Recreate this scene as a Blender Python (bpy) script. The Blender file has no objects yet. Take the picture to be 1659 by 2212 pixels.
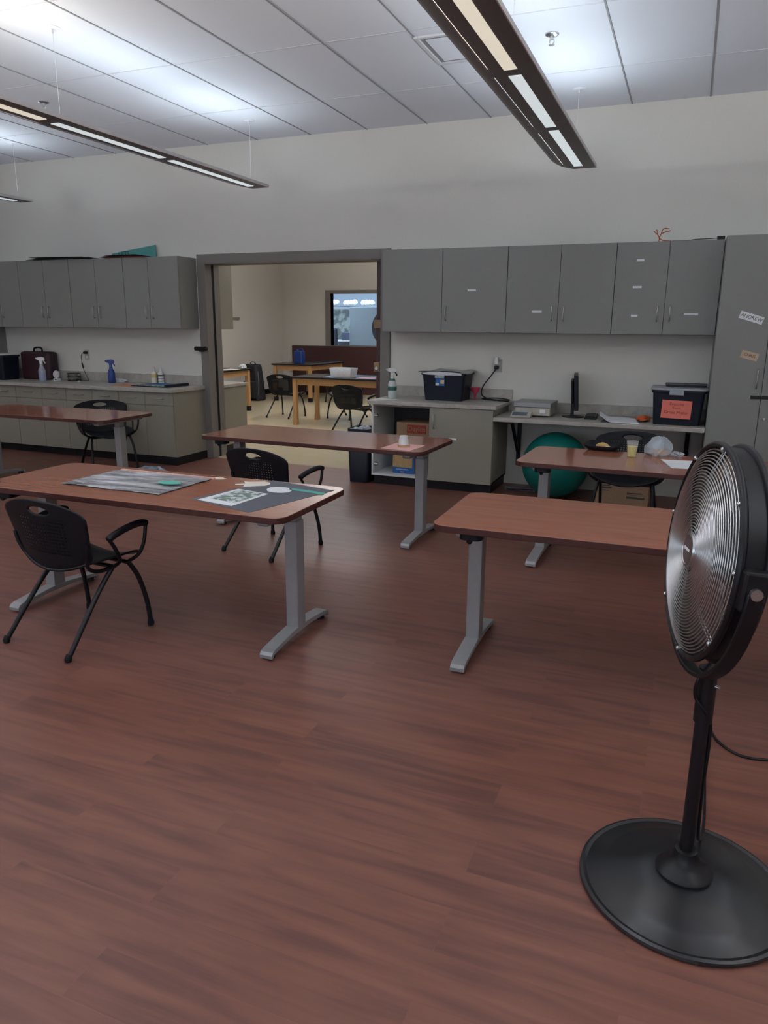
import bpy, bmesh, math, random
from mathutils import Vector, Matrix, Euler
random.seed(7)
PI = math.pi
scn = bpy.context.scene
COL = scn.collection

# ------------------------------------------------------------------ helpers
def lin(c):
    c = c / 255.0
    return c / 12.92 if c <= 0.04045 else ((c + 0.055) / 1.055) ** 2.4
def rgb(r, g, b): return (lin(r), lin(g), lin(b), 1.0)

MATS = {}
def mat(name, col, rough=0.5, metal=0.0, var=0.08, scale=30.0, bump=0.0, stretch=(1, 1, 1), trans=0.0, emit=0.0,
        coat=0.0, spec=0.5, alpha=1.0):
    if name in MATS: return MATS[name]
    m = bpy.data.materials.new(name); m.use_nodes = True
    nt = m.node_tree; N = nt.nodes; L = nt.links
    b = N['Principled BSDF']
    tc = N.new('ShaderNodeTexCoord'); mp = N.new('ShaderNodeMapping'); mp.inputs['Scale'].default_value = stretch
    no = N.new('ShaderNodeTexNoise'); no.inputs['Scale'].default_value = scale; no.inputs['Detail'].default_value = 4
    L.new(tc.outputs['Object'], mp.inputs['Vector']); L.new(mp.outputs['Vector'], no.inputs['Vector'])
    cr = N.new('ShaderNodeValToRGB')
    c = col
    cr.color_ramp.elements[0].position = 0.3; cr.color_ramp.elements[1].position = 0.7
    cr.color_ramp.elements[0].color = tuple(max(0, x * (1 - var)) for x in c[:3]) + (1,)
    cr.color_ramp.elements[1].color = tuple(min(1, x * (1 + var)) for x in c[:3]) + (1,)
    L.new(no.outputs['Fac'], cr.inputs['Fac']); L.new(cr.outputs['Color'], b.inputs['Base Color'])
    b.inputs['Roughness'].default_value = rough; b.inputs['Metallic'].default_value = metal
    b.inputs['Transmission Weight'].default_value = trans
    b.inputs['Coat Weight'].default_value = coat; b.inputs['Coat Roughness'].default_value = 0.15
    b.inputs['Specular IOR Level'].default_value = spec
    b.inputs['Alpha'].default_value = alpha
    if emit:
        b.inputs['Emission Color'].default_value = col; b.inputs['Emission Strength'].default_value = emit
    if bump:
        bp = N.new('ShaderNodeBump'); bp.inputs['Strength'].default_value = bump; bp.inputs['Distance'].default_value = 0.01
        L.new(no.outputs['Fac'], bp.inputs['Height']); L.new(bp.outputs['Normal'], b.inputs['Normal'])
    MATS[name] = m
    return m

def link(o, parent=None):
    COL.objects.link(o)
    if parent is not None: o.parent = parent
    return o

def mk(name, bm, m, parent=None, smooth=False, bevel=0.0, seg=2, loc=(0, 0, 0), rot=(0, 0, 0), angle=40):
    me = bpy.data.meshes.new(name)
    bmesh.ops.recalc_face_normals(bm, faces=bm.faces)
    bm.to_mesh(me); bm.free()
    ms = m if isinstance(m, (list, tuple)) else [m]
    for x in ms: me.materials.append(x)
    if smooth:
        for p in me.polygons: p.use_smooth = True
        try: me.set_sharp_from_angle(angle=math.radians(angle))
        except Exception: pass
    o = bpy.data.objects.new(name, me); o.location = loc; o.rotation_euler = rot
    link(o, parent)
    if bevel:
        md = o.modifiers.new('bevel', 'BEVEL'); md.width = bevel; md.segments = seg; md.limit_method = 'ANGLE'
        md.angle_limit = math.radians(40)
    return o

def tag(o, label, cat, group=None, kind=None):
    o['label'] = label; o['category'] = cat
    if group: o['group'] = group
    if kind: o['kind'] = kind
    return o
def thing(name, label, cat, loc=(0, 0, 0), rz=0.0, group=None, kind=None):
    o = bpy.data.objects.new(name, None); o.location = loc; o.rotation_euler = (0, 0, rz); o.empty_display_size = 0.05
    link(o); return tag(o, label, cat, group, kind)
def struct(name, bm, m, label, cat, **k):
    return tag(mk(name, bm, m, **k), label, cat, kind='structure')
def dup(root, loc, rz, label, group=None):
    def cp(o, par):
        c = o.copy(); link(c, par)
        for ch in o.children: cp(ch, c)
        return c
    r = cp(root, None); r.location = loc; r.rotation_euler = (0, 0, rz); r['label'] = label
    if group: r['group'] = group
    return r

def nb(): return bmesh.new()
def B(bm, x0, x1, y0, y1, z0, z1, mi=0):
    vs = [bm.verts.new((x, y, z)) for z in (z0, z1) for y in (y0, y1) for x in (x0, x1)]
    for f in ((0, 2, 3, 1), (4, 5, 7, 6), (0, 1, 5, 4), (2, 6, 7, 3), (0, 4, 6, 2), (1, 3, 7, 5)):
        fc = bm.faces.new([vs[i] for i in f]); fc.material_index = mi
    return bm
def box(*a, **k): return B(nb(), *a, **k)
def prism(bm, pts, z0, z1, mtop=0, mside=0):
    a = [bm.verts.new((x, y, z0)) for x, y in pts]; c = [bm.verts.new((x, y, z1)) for x, y in pts]
    f = bm.faces.new(c); f.material_index = mtop
    f = bm.faces.new(a[::-1]); f.material_index = mside
    n = len(pts)
    for i in range(n):
        f = bm.faces.new((a[i], a[(i + 1) % n], c[(i + 1) % n], c[i])); f.material_index = mside
    return bm
def rrect(w, d, r, n=8, cx=0, cy=0):
    out = []
    for sx, sy, a0 in ((1, 1, 0), (-1, 1, 90), (-1, -1, 180), (1, -1, 270)):
        for i in range(n + 1):
            a = math.radians(a0 + 90 * i / n)
            out.append((cx + sx * (w / 2 - r) + r * math.cos(a), cy + sy * (d / 2 - r) + r * math.sin(a)))
    return out
def tube(bm, pts, r, seg=10, closed=False, cap=True):
    P = [Vector(p) for p in pts]; n = len(P); rs = r if isinstance(r, (list, tuple)) else [r] * n
    rings = []; prev = None
    for i in range(n):
        if closed: t = (P[(i + 1) % n] - P[i - 1]).normalized()
        else: t = (P[min(i + 1, n - 1)] - P[max(i - 1, 0)]).normalized()
        if prev is None:
            up = Vector((0, 0, 1)) if abs(t.z) < 0.9 else Vector((1, 0, 0))
            a = t.cross(up).normalized()
        else:
            a = (prev - t * prev.dot(t)).normalized()
        b = t.cross(a); prev = a
        rings.append([bm.verts.new(P[i] + rs[i] * (math.cos(2 * PI * k / seg) * a + math.sin(2 * PI * k / seg) * b)) for k in range(seg)])
    for i in range(n if closed else n - 1):
        A, C = rings[i], rings[(i + 1) % n]
        for k in range(seg): bm.faces.new((A[k], A[(k + 1) % seg], C[(k + 1) % seg], C[k]))
    if cap and not closed:
        bm.faces.new(rings[0][::-1]); bm.faces.new(rings[-1])
    return bm
def lathe(bm, prof, seg=32, c=(0, 0, 0), mi=0):
    rings = []
    for r, z in prof:
        if r < 1e-5: rings.append([bm.verts.new((c[0], c[1], c[2] + z))])
        else: rings.append([bm.verts.new((c[0] + r * math.cos(2 * PI * k / seg), c[1] + r * math.sin(2 * PI * k / seg), c[2] + z)) for k in range(seg)])
    for A, C in zip(rings, rings[1:]):
        for k in range(seg):
            a0, a1 = A[k % len(A)], A[(k + 1) % len(A)]; c0, c1 = C[k % len(C)], C[(k + 1) % len(C)]
            vs = []
            for v in (a0, a1, c1, c0):
                if v not in vs: vs.append(v)
            if len(vs) >= 3:
                f = bm.faces.new(vs); f.material_index = mi
    return bm
def bez(p0, p1, p2, n=8):
    p0, p1, p2 = Vector(p0), Vector(p1), Vector(p2)
    return [(1 - t) ** 2 * p0 + 2 * t * (1 - t) * p1 + t * t * p2 for t in [i / n for i in range(n + 1)]]
def spline(pts, n=6):
    P = [Vector(p) for p in pts]; out = []
    for i in range(len(P) - 1):
        a, b, c, d = P[max(i - 1, 0)], P[i], P[i + 1], P[min(i + 2, len(P) - 1)]
        for k in range(n):
            t = k / n
            out.append(0.5 * ((2 * b) + (c - a) * t + (2 * a - 5 * b + 4 * c - d) * t * t + (3 * b - a - 3 * c + d) * t ** 3))
    out.append(P[-1]); return out
def text(name, body, size, m, parent, loc, rot, align='CENTER', depth=0.0006):
    cu = bpy.data.curves.new(name, 'FONT'); cu.body = body; cu.size = size; cu.align_x = align; cu.align_y = 'CENTER'
    cu.extrude = depth; cu.materials.append(m)
    tmp = bpy.data.objects.new(name, cu); COL.objects.link(tmp)
    me = bpy.data.meshes.new_from_object(tmp.evaluated_get(bpy.context.evaluated_depsgraph_get()))
    bpy.data.objects.remove(tmp); bpy.data.curves.remove(cu); me.name = name
    o = bpy.data.objects.new(name, me); o.location = loc; o.rotation_euler = rot
    return link(o, parent)
def sheet(name, quad, z, m, label, cat, th=0.0012, wave=0.0, n=1, group=None):
    cx = sum(p[0] for p in quad) / 4; cy = sum(p[1] for p in quad) / 4
    bm = nb(); q = [Vector((p[0] - cx, p[1] - cy, 0)) for p in quad]; g = []
    for i in range(n + 1):
        row = []
        for j in range(n + 1):
            u, v = i / n, j / n
            p = q[0] * (1 - u) * (1 - v) + q[1] * u * (1 - v) + q[2] * u * v + q[3] * (1 - u) * v
            w = wave * (0.5 + 0.5 * math.sin(9 * v + 3 * math.sin(4 * u)) * math.cos(5 * u + 2)) if wave else 0
            row.append((bm.verts.new((p.x, p.y, th + w)), bm.verts.new((p.x, p.y, 0 if not wave else w * 0.9))))
        g.append(row)
    for i in range(n):
        for j in range(n):
            bm.faces.new([g[i][j][0], g[i + 1][j][0], g[i + 1][j + 1][0], g[i][j + 1][0]])
            bm.faces.new([g[i][j][1], g[i][j + 1][1], g[i + 1][j + 1][1], g[i + 1][j][1]])
    for k in range(n):
        for (i0, j0, i1, j1) in ((k, 0, k + 1, 0), (n, k, n, k + 1), (k + 1, n, k, n), (0, k + 1, 0, k)):
            bm.faces.new([g[i0][j0][0], g[i0][j0][1], g[i1][j1][1], g[i1][j1][0]])
    o = mk(name, bm, m, smooth=n > 1, loc=(cx, cy, z))
    return tag(o, label, cat, group)
def poly(name, pts, z, m, label, cat, th=0.0012, group=None):
    cx = sum(p[0] for p in pts) / len(pts); cy = sum(p[1] for p in pts) / len(pts)
    o = mk(name, prism(nb(), [(x - cx, y - cy) for x, y in pts], 0, th), m, loc=(cx, cy, z))
    return tag(o, label, cat, group)
def crumple(bm, c, rx, ry, rz, amp=0.25, seed=1, flat=True):
    rnd = random.Random(seed)
    b2 = nb(); bmesh.ops.create_icosphere(b2, subdivisions=3, radius=1.0)
    mp = {}
    for v in b2.verts:
        k = 1 + amp * (rnd.random() * 2 - 1)
        z = v.co.z * k
        if flat: z = max(z, -0.75)
        mp[v] = bm.verts.new((c[0] + v.co.x * rx * k, c[1] + v.co.y * ry * k, c[2] + (z + (0.75 if flat else 0)) * rz))
    for f in b2.faces: bm.faces.new([mp[v] for v in f.verts])
    b2.free(); return bm

# ------------------------------------------------------------------ materials
M_wall = mat('wall_paint', (0.645, 0.625, 0.575, 1), 0.85, var=0.015, scale=60)
M_wall2 = mat('wall_paint_cream', (0.56, 0.525, 0.48, 1), 0.85, var=0.015, scale=60)
M_tile = mat('ceiling_tile', (0.76, 0.79, 0.85, 1), 0.9, var=0.02, scale=250)
M_gridm = mat('ceiling_grid_metal', (0.30, 0.30, 0.32, 1), 0.6, var=0.03)
M_gridl = mat('ceiling_grid_white', (0.62, 0.63, 0.66, 1), 0.6, var=0.03)
M_lam = mat('grey_laminate', (0.228, 0.226, 0.212, 1), 0.55, var=0.02, scale=40)
M_lamb = mat('greige_laminate', (0.262, 0.242, 0.195, 1), 0.55, var=0.02, scale=40)
M_frame = mat('painted_steel_frame', (0.185, 0.165, 0.15, 1), 0.5, var=0.02)
M_black_base = mat('black_rubber_base', (0.007, 0.006, 0.008, 1), 0.5, spec=0.3)
M_mel = mat('white_melamine', (0.62, 0.63, 0.62, 1), 0.5, var=0.02)
M_bay_shade = mat('bay_shade_paint', (0.06, 0.055, 0.06, 1), 0.8)
M_steel = mat('brushed_nickel', (0.42, 0.42, 0.41, 1), 0.35, 1.0, var=0.05)
M_silver = mat('silver_paint', (0.30, 0.30, 0.305, 1), 0.42, 0.35, var=0.03)
M_chrome = mat('chrome_wire', (0.60, 0.60, 0.60, 1), 0.28, 1.0, var=0.03)
M_blk = mat('black_plastic', (0.007, 0.007, 0.010, 1), 0.42, var=0.1, spec=0.28)
M_blkm = mat('black_powder_coat', (0.007, 0.0065, 0.0085, 1), 0.38, var=0.1, spec=0.35)
M_fanbase = mat('black_gloss_enamel', (0.010, 0.010, 0.012, 1), 0.30, var=0.1, spec=0.6, coat=0.25)
M_navy = mat('dark_navy_plastic', (0.006, 0.008, 0.018, 1), 0.45, var=0.05, spec=0.3)
M_lid = mat('grey_lid_plastic', (0.30, 0.33, 0.36, 1), 0.4, var=0.03)
M_card = mat('cardboard', (0.30, 0.19, 0.115, 1), 0.9, var=0.06, scale=80)
M_red = mat('red_print', (0.28, 0.035, 0.02, 1), 0.7)
M_ink = mat('dark_ink', (0.06, 0.05, 0.05, 1), 0.8)
M_white = mat('white_paper', (0.72, 0.74, 0.76, 1), 0.7, var=0.01)
M_whitep = mat('white_plastic', (0.66, 0.66, 0.64, 1), 0.4, var=0.02)
M_pinkp = mat('pink_paper', (0.74, 0.42, 0.38, 1), 0.8, var=0.02)
M_coral = mat('coral_paper', (0.78, 0.20, 0.15, 1), 0.8, var=0.04)
M_orange = mat('orange_paper', (0.66, 0.22, 0.09, 1), 0.8, var=0.05)
M_orangeb = mat('orange_fabric', (0.72, 0.13, 0.02, 1), 0.7, var=0.25, scale=40, bump=0.5)
M_teal = mat('teal_card', (0.09, 0.42, 0.33, 1), 0.8, var=0.03)
M_tealb = mat('teal_board', (0.085, 0.30, 0.28, 1), 0.8, var=0.03)
M_ball = mat('teal_rubber', (0.0, 0.13, 0.11, 1), 0.45, var=0.04)
M_greyp = mat('charcoal_paper', (0.105, 0.11, 0.13, 1), 0.85, var=0.04)
M_cream = mat('cream_paper', (0.72, 0.67, 0.57, 1), 0.8, var=0.02)
M_maroon = mat('maroon_laminate', (0.055, 0.018, 0.018, 1), 0.45, var=0.04)
M_maple = mat('maple_wood', (0.47, 0.26, 0.11, 1), 0.45, var=0.12, scale=14, stretch=(6, 6, 0.6))
M_epoxy = mat('black_epoxy_top', (0.012, 0.011, 0.014, 1), 0.25, var=0.1)
M_blue = mat('blue_plastic', (0.012, 0.04, 0.20, 1), 0.35, var=0.06)
M_bluecard = mat('blue_card', (0.01, 0.10, 0.33, 1), 0.6, var=0.05)
M_bluesheet = mat('blue_sheet', (0.03, 0.17, 0.33, 1), 0.6, var=0.05)
M_bluebag = mat('blue_film', (0.25, 0.33, 0.42, 1), 0.35, var=0.1)
M_pink = mat('pink_plastic', (0.62, 0.06, 0.12, 1), 0.3, var=0.05, trans=0.35)
M_green = mat('green_label', (0.02, 0.12, 0.08, 1), 0.5)
M_clear = mat('clear_plastic', (0.75, 0.77, 0.80, 1), 0.15, alpha=0.3, var=0.01)
M_film = mat('bag_film', (0.62, 0.68, 0.74, 1), 0.2, alpha=0.42, var=0.05)
M_bottle = mat('milky_plastic', (0.66, 0.70, 0.78, 1), 0.3, alpha=0.45, var=0.02)
M_liquid = mat('blue_cleaner', (0.13, 0.20, 0.46, 1), 0.25, var=0.02)
M_juice = mat('yellow_juice', (0.72, 0.64, 0.03, 1), 0.3, var=0.03)
M_bread = mat('bread', (0.60, 0.36, 0.13, 1), 0.8, var=0.25, scale=50)
M_tan = mat('tan_wood_block', (0.30, 0.19, 0.10, 1), 0.6, var=0.1)
M_yel = mat('pale_yellow_plastic', (0.60, 0.47, 0.20, 1), 0.4)
M_lightbody = mat('bronze_fixture_paint', (0.15, 0.125, 0.125, 1), 0.45, 0.2, var=0.03)
M_lightrim = mat('fixture_rim', (0.62, 0.60, 0.60, 1), 0.5, 0.0, var=0.03)
M_lens_c = mat('lens_cool', (0.80, 0.90, 0.93, 1), 0.5, emit=0.27, var=0.02)
M_lens_w = mat('lens_warm', (0.86, 0.80, 0.66, 1), 0.5, emit=0.29, var=0.02)
M_maroonc = mat('maroon_leatherette', (0.035, 0.010, 0.014, 1), 0.5, var=0.1)
M_screen = mat('screen_glass', (0.01, 0.01, 0.012, 1), 0.1)
M_lcd = mat('lcd_grey_blue', (0.10, 0.13, 0.17, 1), 0.2)
M_scale = mat('scale_cream_plastic', (0.42, 0.40, 0.34, 1), 0.45)
M_plate = mat('scale_steel_plate', (0.30, 0.30, 0.295, 1), 0.38, 0.7, var=0.04)
M_ivory = mat('ivory_plate', (0.40, 0.38, 0.33, 1), 0.5)
M_skyb = mat('pale_blue_paint', (0.40, 0.47, 0.55, 1), 0.8, var=0.03)
M_bluish = mat('pale_blue_panel', (0.30, 0.37, 0.42, 1), 0.7, var=0.03)
M_cloth = mat('white_cloth', (0.62, 0.62, 0.64, 1), 0.9, bump=0.4, scale=60)

def wood_nodes(name, c_dark, c_mid, c_light, rough, plank=None, scale=1.0, axis='X', coat=0.0, spec=0.5, bumpd=0.0):
    m = bpy.data.materials.new(name); m.use_nodes = True
    nt = m.node_tree; N = nt.nodes; L = nt.links; b = N['Principled BSDF']
    tc = N.new('ShaderNodeTexCoord')
    sep = N.new('ShaderNodeMapping'); L.new(tc.outputs['Object'], sep.inputs['Vector'])
    vec = sep.outputs['Vector']
    tint = None
    if plank:
        br = N.new('ShaderNodeTexBrick')
        br.offset = 0.37; br.inputs['Scale'].default_value = 1.0
        br.inputs['Brick Width'].default_value = plank[0]; br.inputs['Row Height'].default_value = plank[1]
        br.inputs['Mortar Size'].default_value = 0.0009; br.inputs['Mortar Smooth'].default_value = 0.2
        br.inputs['Color1'].default_value = (0.0, 0.0, 0.0, 1); br.inputs['Color2'].default_value = (1, 1, 1, 1)
        br.inputs['Mortar'].default_value = (0.35, 0.35, 0.35, 1)
        L.new(vec, br.inputs['Vector'])
        # offset grain per plank
        mul = N.new('ShaderNodeVectorMath'); mul.operation = 'MULTIPLY_ADD'
        mul.inputs[1].default_value = (7.0, 3.0, 5.0)
        L.new(br.outputs['Color'], mul.inputs[0]); L.new(vec, mul.inputs[2])
        vec = mul.outputs['Vector']; tint = br
    mp1 = N.new('ShaderNodeMapping'); mp1.inputs['Scale'].default_value = (1.3 * scale, 19 * scale, 19 * scale)
    mp2 = N.new('ShaderNodeMapping'); mp2.inputs['Scale'].default_value = (3.0 * scale, 70 * scale, 70 * scale)
    mp3 = N.new('ShaderNodeMapping'); mp3.inputs['Scale'].default_value = (0.9 * scale, 5.0 * scale, 5 * scale)
    for q in (mp1, mp2, mp3): L.new(vec, q.inputs['Vector'])
    n1 = N.new('ShaderNodeTexNoise'); n1.inputs['Scale'].default_value = 1.0; n1.inputs['Detail'].default_value = 5; n1.inputs['Distortion'].default_value = 0.6
    n2 = N.new('ShaderNodeTexNoise'); n2.inputs['Scale'].default_value = 1.0; n2.inputs['Detail'].default_value = 3
    n3 = N.new('ShaderNodeTexNoise'); n3.inputs['Scale'].default_value = 1.0; n3.inputs['Detail'].default_value = 2
    L.new(mp1.outputs[0], n1.inputs['Vector']); L.new(mp2.outputs[0], n2.inputs['Vector']); L.new(mp3.outputs[0], n3.inputs['Vector'])
    # cathedral rings
    rg = N.new('ShaderNodeMath'); rg.operation = 'MULTIPLY'; rg.inputs[1].default_value = 16.0
    L.new(n3.outputs['Fac'], rg.inputs[0])
    sn = N.new('ShaderNodeMath'); sn.operation = 'SINE'
    m6 = N.new('ShaderNodeMath'); m6.operation = 'MULTIPLY'; m6.inputs[1].default_value = 2.6
    L.new(rg.outputs[0], m6.inputs[0]); L.new(m6.outputs[0], sn.inputs[0])
    a = N.new('ShaderNodeMath'); a.operation = 'MULTIPLY_ADD'; a.inputs[1].default_value = 0.085; L.new(sn.outputs[0], a.inputs[0]); L.new(n1.outputs['Fac'], a.inputs[2])
    a2 = N.new('ShaderNodeMath'); a2.operation = 'MULTIPLY_ADD'; a2.inputs[1].default_value = 0.24; L.new(n2.outputs['Fac'], a2.inputs[0]); L.new(a.outputs[0], a2.inputs[2])
    last = a2
    if tint:
        a3 = N.new('ShaderNodeMath'); a3.operation = 'MULTIPLY_ADD'; a3.inputs[1].default_value = 0.10
        L.new(tint.outputs['Color'], a3.inputs[0]); L.new(a2.outputs[0], a3.inputs[2]); last = a3
    sub = N.new('ShaderNodeMath'); sub.operation = 'SUBTRACT'; sub.inputs[1].default_value = 0.17 if tint else 0.12
    L.new(last.outputs[0], sub.inputs[0])
    cr = N.new('ShaderNodeValToRGB'); e = cr.color_ramp.elements
    e[0].position = 0.26; e[0].color = c_dark; e[1].position = 0.72; e[1].color = c_light
    x = e.new(0.46); x.color = c_mid
    L.new(sub.outputs[0], cr.inputs['Fac'])
    L.new(cr.outputs['Color'], b.inputs['Base Color'])
    b.inputs['Roughness'].default_value = rough; b.inputs['Coat Weight'].default_value = coat; b.inputs['Coat Roughness'].default_value = 0.12
    b.inputs['Specular IOR Level'].default_value = spec
    if bumpd:
        bp = N.new('ShaderNodeBump'); bp.inputs['Strength'].default_value = bumpd; bp.inputs['Distance'].default_value = 0.002
        L.new(n2.outputs['Fac'], bp.inputs['Height']); L.new(bp.outputs['Normal'], b.inputs['Normal'])
    return m
M_floor = wood_nodes('floor_wood_plank', (0.132, 0.056, 0.044, 1), (0.182, 0.073, 0.053, 1), (0.220, 0.092, 0.064, 1), 0.36,
                     plank=(1.22, 0.152), spec=0.42, bumpd=0.25)
M_top = wood_nodes('table_cherry_laminate', (0.285, 0.106, 0.062, 1), (0.315, 0.120, 0.071, 1), (0.335, 0.131, 0.079, 1), 0.13, scale=1.6, spec=0.42)
M_edge = mat('table_edge_band', (0.060, 0.016, 0.012, 1), 0.4, var=0.15)

def floor2_mat():
    m = mat('vinyl_tile_cream', (0.56, 0.47, 0.31, 1), 0.22, var=0.03, scale=5)
    return m
M_floor2 = floor2_mat()

def counter_mat():
    m = bpy.data.materials.new('speckled_laminate_counter'); m.use_nodes = True
    nt = m.node_tree; N = nt.nodes; L = nt.links; b = N['Principled BSDF']
    tc = N.new('ShaderNodeTexCoord')
    a = N.new('ShaderNodeTexNoise'); a.inputs['Scale'].default_value = 9; a.inputs['Detail'].default_value = 8; a.inputs['Roughness'].default_value = 0.7
    L.new(tc.outputs['Object'], a.inputs['Vector'])
    cr = N.new('ShaderNodeValToRGB'); e = cr.color_ramp.elements
    e[0].position = 0.35; e[0].color = (0.33, 0.30, 0.26, 1); e[1].position = 0.65; e[1].color = (0.45, 0.425, 0.385, 1)
    L.new(a.outputs['Fac'], cr.inputs['Fac']); L.new(cr.outputs['Color'], b.inputs['Base Color'])
    b.inputs['Roughness'].default_value = 0.35
    return m
M_counter = counter_mat()

def perforated():
    m = bpy.data.materials.new('perforated_black_plastic'); m.use_nodes = True
    nt = m.node_tree; N = nt.nodes; L = nt.links; b = N['Principled BSDF']
    b.inputs['Base Color'].default_value = (0.006, 0.006, 0.009, 1); b.inputs['Roughness'].default_value = 0.45; b.inputs['Specular IOR Level'].default_value = 0.25
    tc = N.new('ShaderNodeTexCoord'); sp = N.new('ShaderNodeSeparateXYZ'); L.new(tc.outputs['Object'], sp.inputs[0])
    def M(op, a, bb=None):
        n = N.new('ShaderNodeMath'); n.operation = op
        for i, v in enumerate((a, bb)):
            if v is None: continue
            if isinstance(v, (int, float)): n.inputs[i].default_value = v
            else: L.new(v, n.inputs[i])
        return n.outputs[0]
    px, pz = 0.0205, 0.0175
    fx = M('SUBTRACT', M('FRACT', M('ADD', M('DIVIDE', sp.outputs[0], px), 100.5)), 0.5)
    fz = M('SUBTRACT', M('FRACT', M('ADD', M('DIVIDE', sp.outputs[2], pz), 100.5)), 0.5)
    d = M('ADD', M('POWER', M('MULTIPLY', fx, px / 0.0060), 2), M('POWER', M('MULTIPLY', fz, pz / 0.0042), 2))
    hole = M('LESS_THAN', d, 1.0)
    inx = M('LESS_THAN', M('ABSOLUTE', sp.outputs[0]), 0.165)
    inz = M('LESS_THAN', M('ABSOLUTE', M('SUBTRACT', sp.outputs[2], 0.555)), 0.092)
    f = M('MULTIPLY', hole, M('MULTIPLY', inx, inz))
    tr = N.new('ShaderNodeBsdfTransparent'); mx = N.new('ShaderNodeMixShader')
    L.new(f, mx.inputs[0]); L.new(b.outputs[0], mx.inputs[1]); L.new(tr.outputs[0], mx.inputs[2])
    L.new(mx.outputs[0], N['Material Output'].inputs['Surface'])
    return m
M_perf = perforated()

def crinkle():
    m = bpy.data.materials.new('crinkled_film_over_grey'); m.use_nodes = True
    nt = m.node_tree; N = nt.nodes; L = nt.links; b = N['Principled BSDF']
    tc = N.new('ShaderNodeTexCoord'); mp = N.new('ShaderNodeMapping'); mp.inputs['Scale'].default_value = (1.5, 7, 1); mp.inputs['Rotation'].default_value = (0, 0, 0.12)
    no = N.new('ShaderNodeTexNoise'); no.inputs['Scale'].default_value = 1.6; no.inputs['Detail'].default_value = 4; no.inputs['Distortion'].default_value = 1.0
    L.new(tc.outputs['Object'], mp.inputs[0]); L.new(mp.outputs[0], no.inputs['Vector'])
    cr = N.new('ShaderNodeValToRGB'); e = cr.color_ramp.elements
    e[0].position = 0.36; e[0].color = (0.17, 0.17, 0.185, 1); e[1].position = 0.70; e[1].color = (0.66, 0.66, 0.69, 1)
    L.new(no.outputs['Fac'], cr.inputs[0]); L.new(cr.outputs[0], b.inputs['Base Color'])
    bp = N.new('ShaderNodeBump'); bp.inputs['Strength'].default_value = 0.8; bp.inputs['Distance'].default_value = 0.02
    L.new(no.outputs['Fac'], bp.inputs['Height']); L.new(bp.outputs[0], b.inputs['Normal'])
    b.inputs['Roughness'].default_value = 0.25; b.inputs['Coat Weight'].default_value = 0.4
    return m
M_crinkle = crinkle()
def printed(name, base, ink, sc):
    m = bpy.data.materials.new(name); m.use_nodes = True
    nt = m.node_tree; N = nt.nodes; L = nt.links; b = N['Principled BSDF']
    tc = N.new('ShaderNodeTexCoord'); no = N.new('ShaderNodeTexNoise'); no.inputs['Scale'].default_value = sc; no.inputs['Detail'].default_value = 3
    L.new(tc.outputs['Object'], no.inputs['Vector'])
    cr = N.new('ShaderNodeValToRGB'); e = cr.color_ramp.elements
    e[0].position = 0.46; e[0].color = ink; e[1].position = 0.56; e[1].color = base
    L.new(no.outputs['Fac'], cr.inputs[0]); L.new(cr.outputs[0], b.inputs['Base Color']); b.inputs['Roughness'].default_value = 0.7
    return m
M_print = printed('printed_picture', (0.55, 0.60, 0.58, 1), (0.14, 0.20, 0.17, 1), 28)
M_news = printed('newsprint', (0.5, 0.5, 0.48, 1), (0.08, 0.09, 0.12, 1), 26)
M_leafy = printed('leafy_backdrop', (0.16, 0.19, 0.18, 1), (0.045, 0.06, 0.065, 1), 5)

# ------------------------------------------------------------------ camera
R = (0.9269232276418293, 0.3751680178630267, 0.00789230199505327)
U = (-0.09902752964804588, 0.22427143719891332, 0.9694822694761052)
F = (-0.3619487234814606, 0.8994171895341235, -0.24503436644821808)
cam_d = bpy.data.cameras.new('camera'); cam = bpy.data.objects.new('camera', cam_d); link(cam)
cam.matrix_world = Matrix(((R[0], U[0], -F[0], 0.0), (R[1], U[1], -F[1], -7.2521), (R[2], U[2], -F[2], 1.5343), (0, 0, 0, 1)))
cam_d.sensor_fit = 'HORIZONTAL'; cam_d.sensor_width = 36.0; cam_d.lens = 1593.85 / 1659 * 36.0
cam_d.clip_start = 0.05; cam_d.clip_end = 200
scn.camera = cam

# ------------------------------------------------------------------ room shell
CZ = 3.39
XL, XR, YF = -9.0, 3.2, -10.5
DX0, DX1, DZ = -5.09, -2.965, 2.19          # doorway
WT = 0.24
struct('floor', box(XL, XR, YF, 0.02, -0.1, 0), M_floor, 'dark reddish wood plank vinyl floor of the room', 'floor')
bm = nb(); B(bm, XL - .2, DX0, 0, WT, 0, CZ); B(bm, DX1, XR + .2, 0, WT, 0, CZ); B(bm, DX0, DX1, 0, WT, DZ, CZ)
struct('wall_back', bm, M_wall, 'off-white back wall with the wide doorway', 'wall')
struct('wall_left', box(XL - .2, XL, YF, 0, 0, CZ), M_wall, 'off-white side wall out of view', 'wall')
struct('wall_right', box(XR, XR + .2, YF, 0, 0, CZ), M_wall, 'off-white side wall beyond the tall cabinet', 'wall')
WIN = [(-7.6, -5.2), (-4.2, -1.8), (-0.8, 1.6)]
bm = nb(); B(bm, XL - .2, XR + .2, YF - .2, YF, 0, 0.9); B(bm, XL - .2, XR + .2, YF - .2, YF, 2.7, CZ)
xs = [XL - .2] + [v for w in WIN for v in w] + [XR + .2]
for i in range(0, len(xs), 2): B(bm, xs[i], xs[i + 1], YF - .2, YF, 0.9, 2.7)
struct('wall_front', bm, M_wall, 'off-white window wall opposite the doorway', 'wall')
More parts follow.
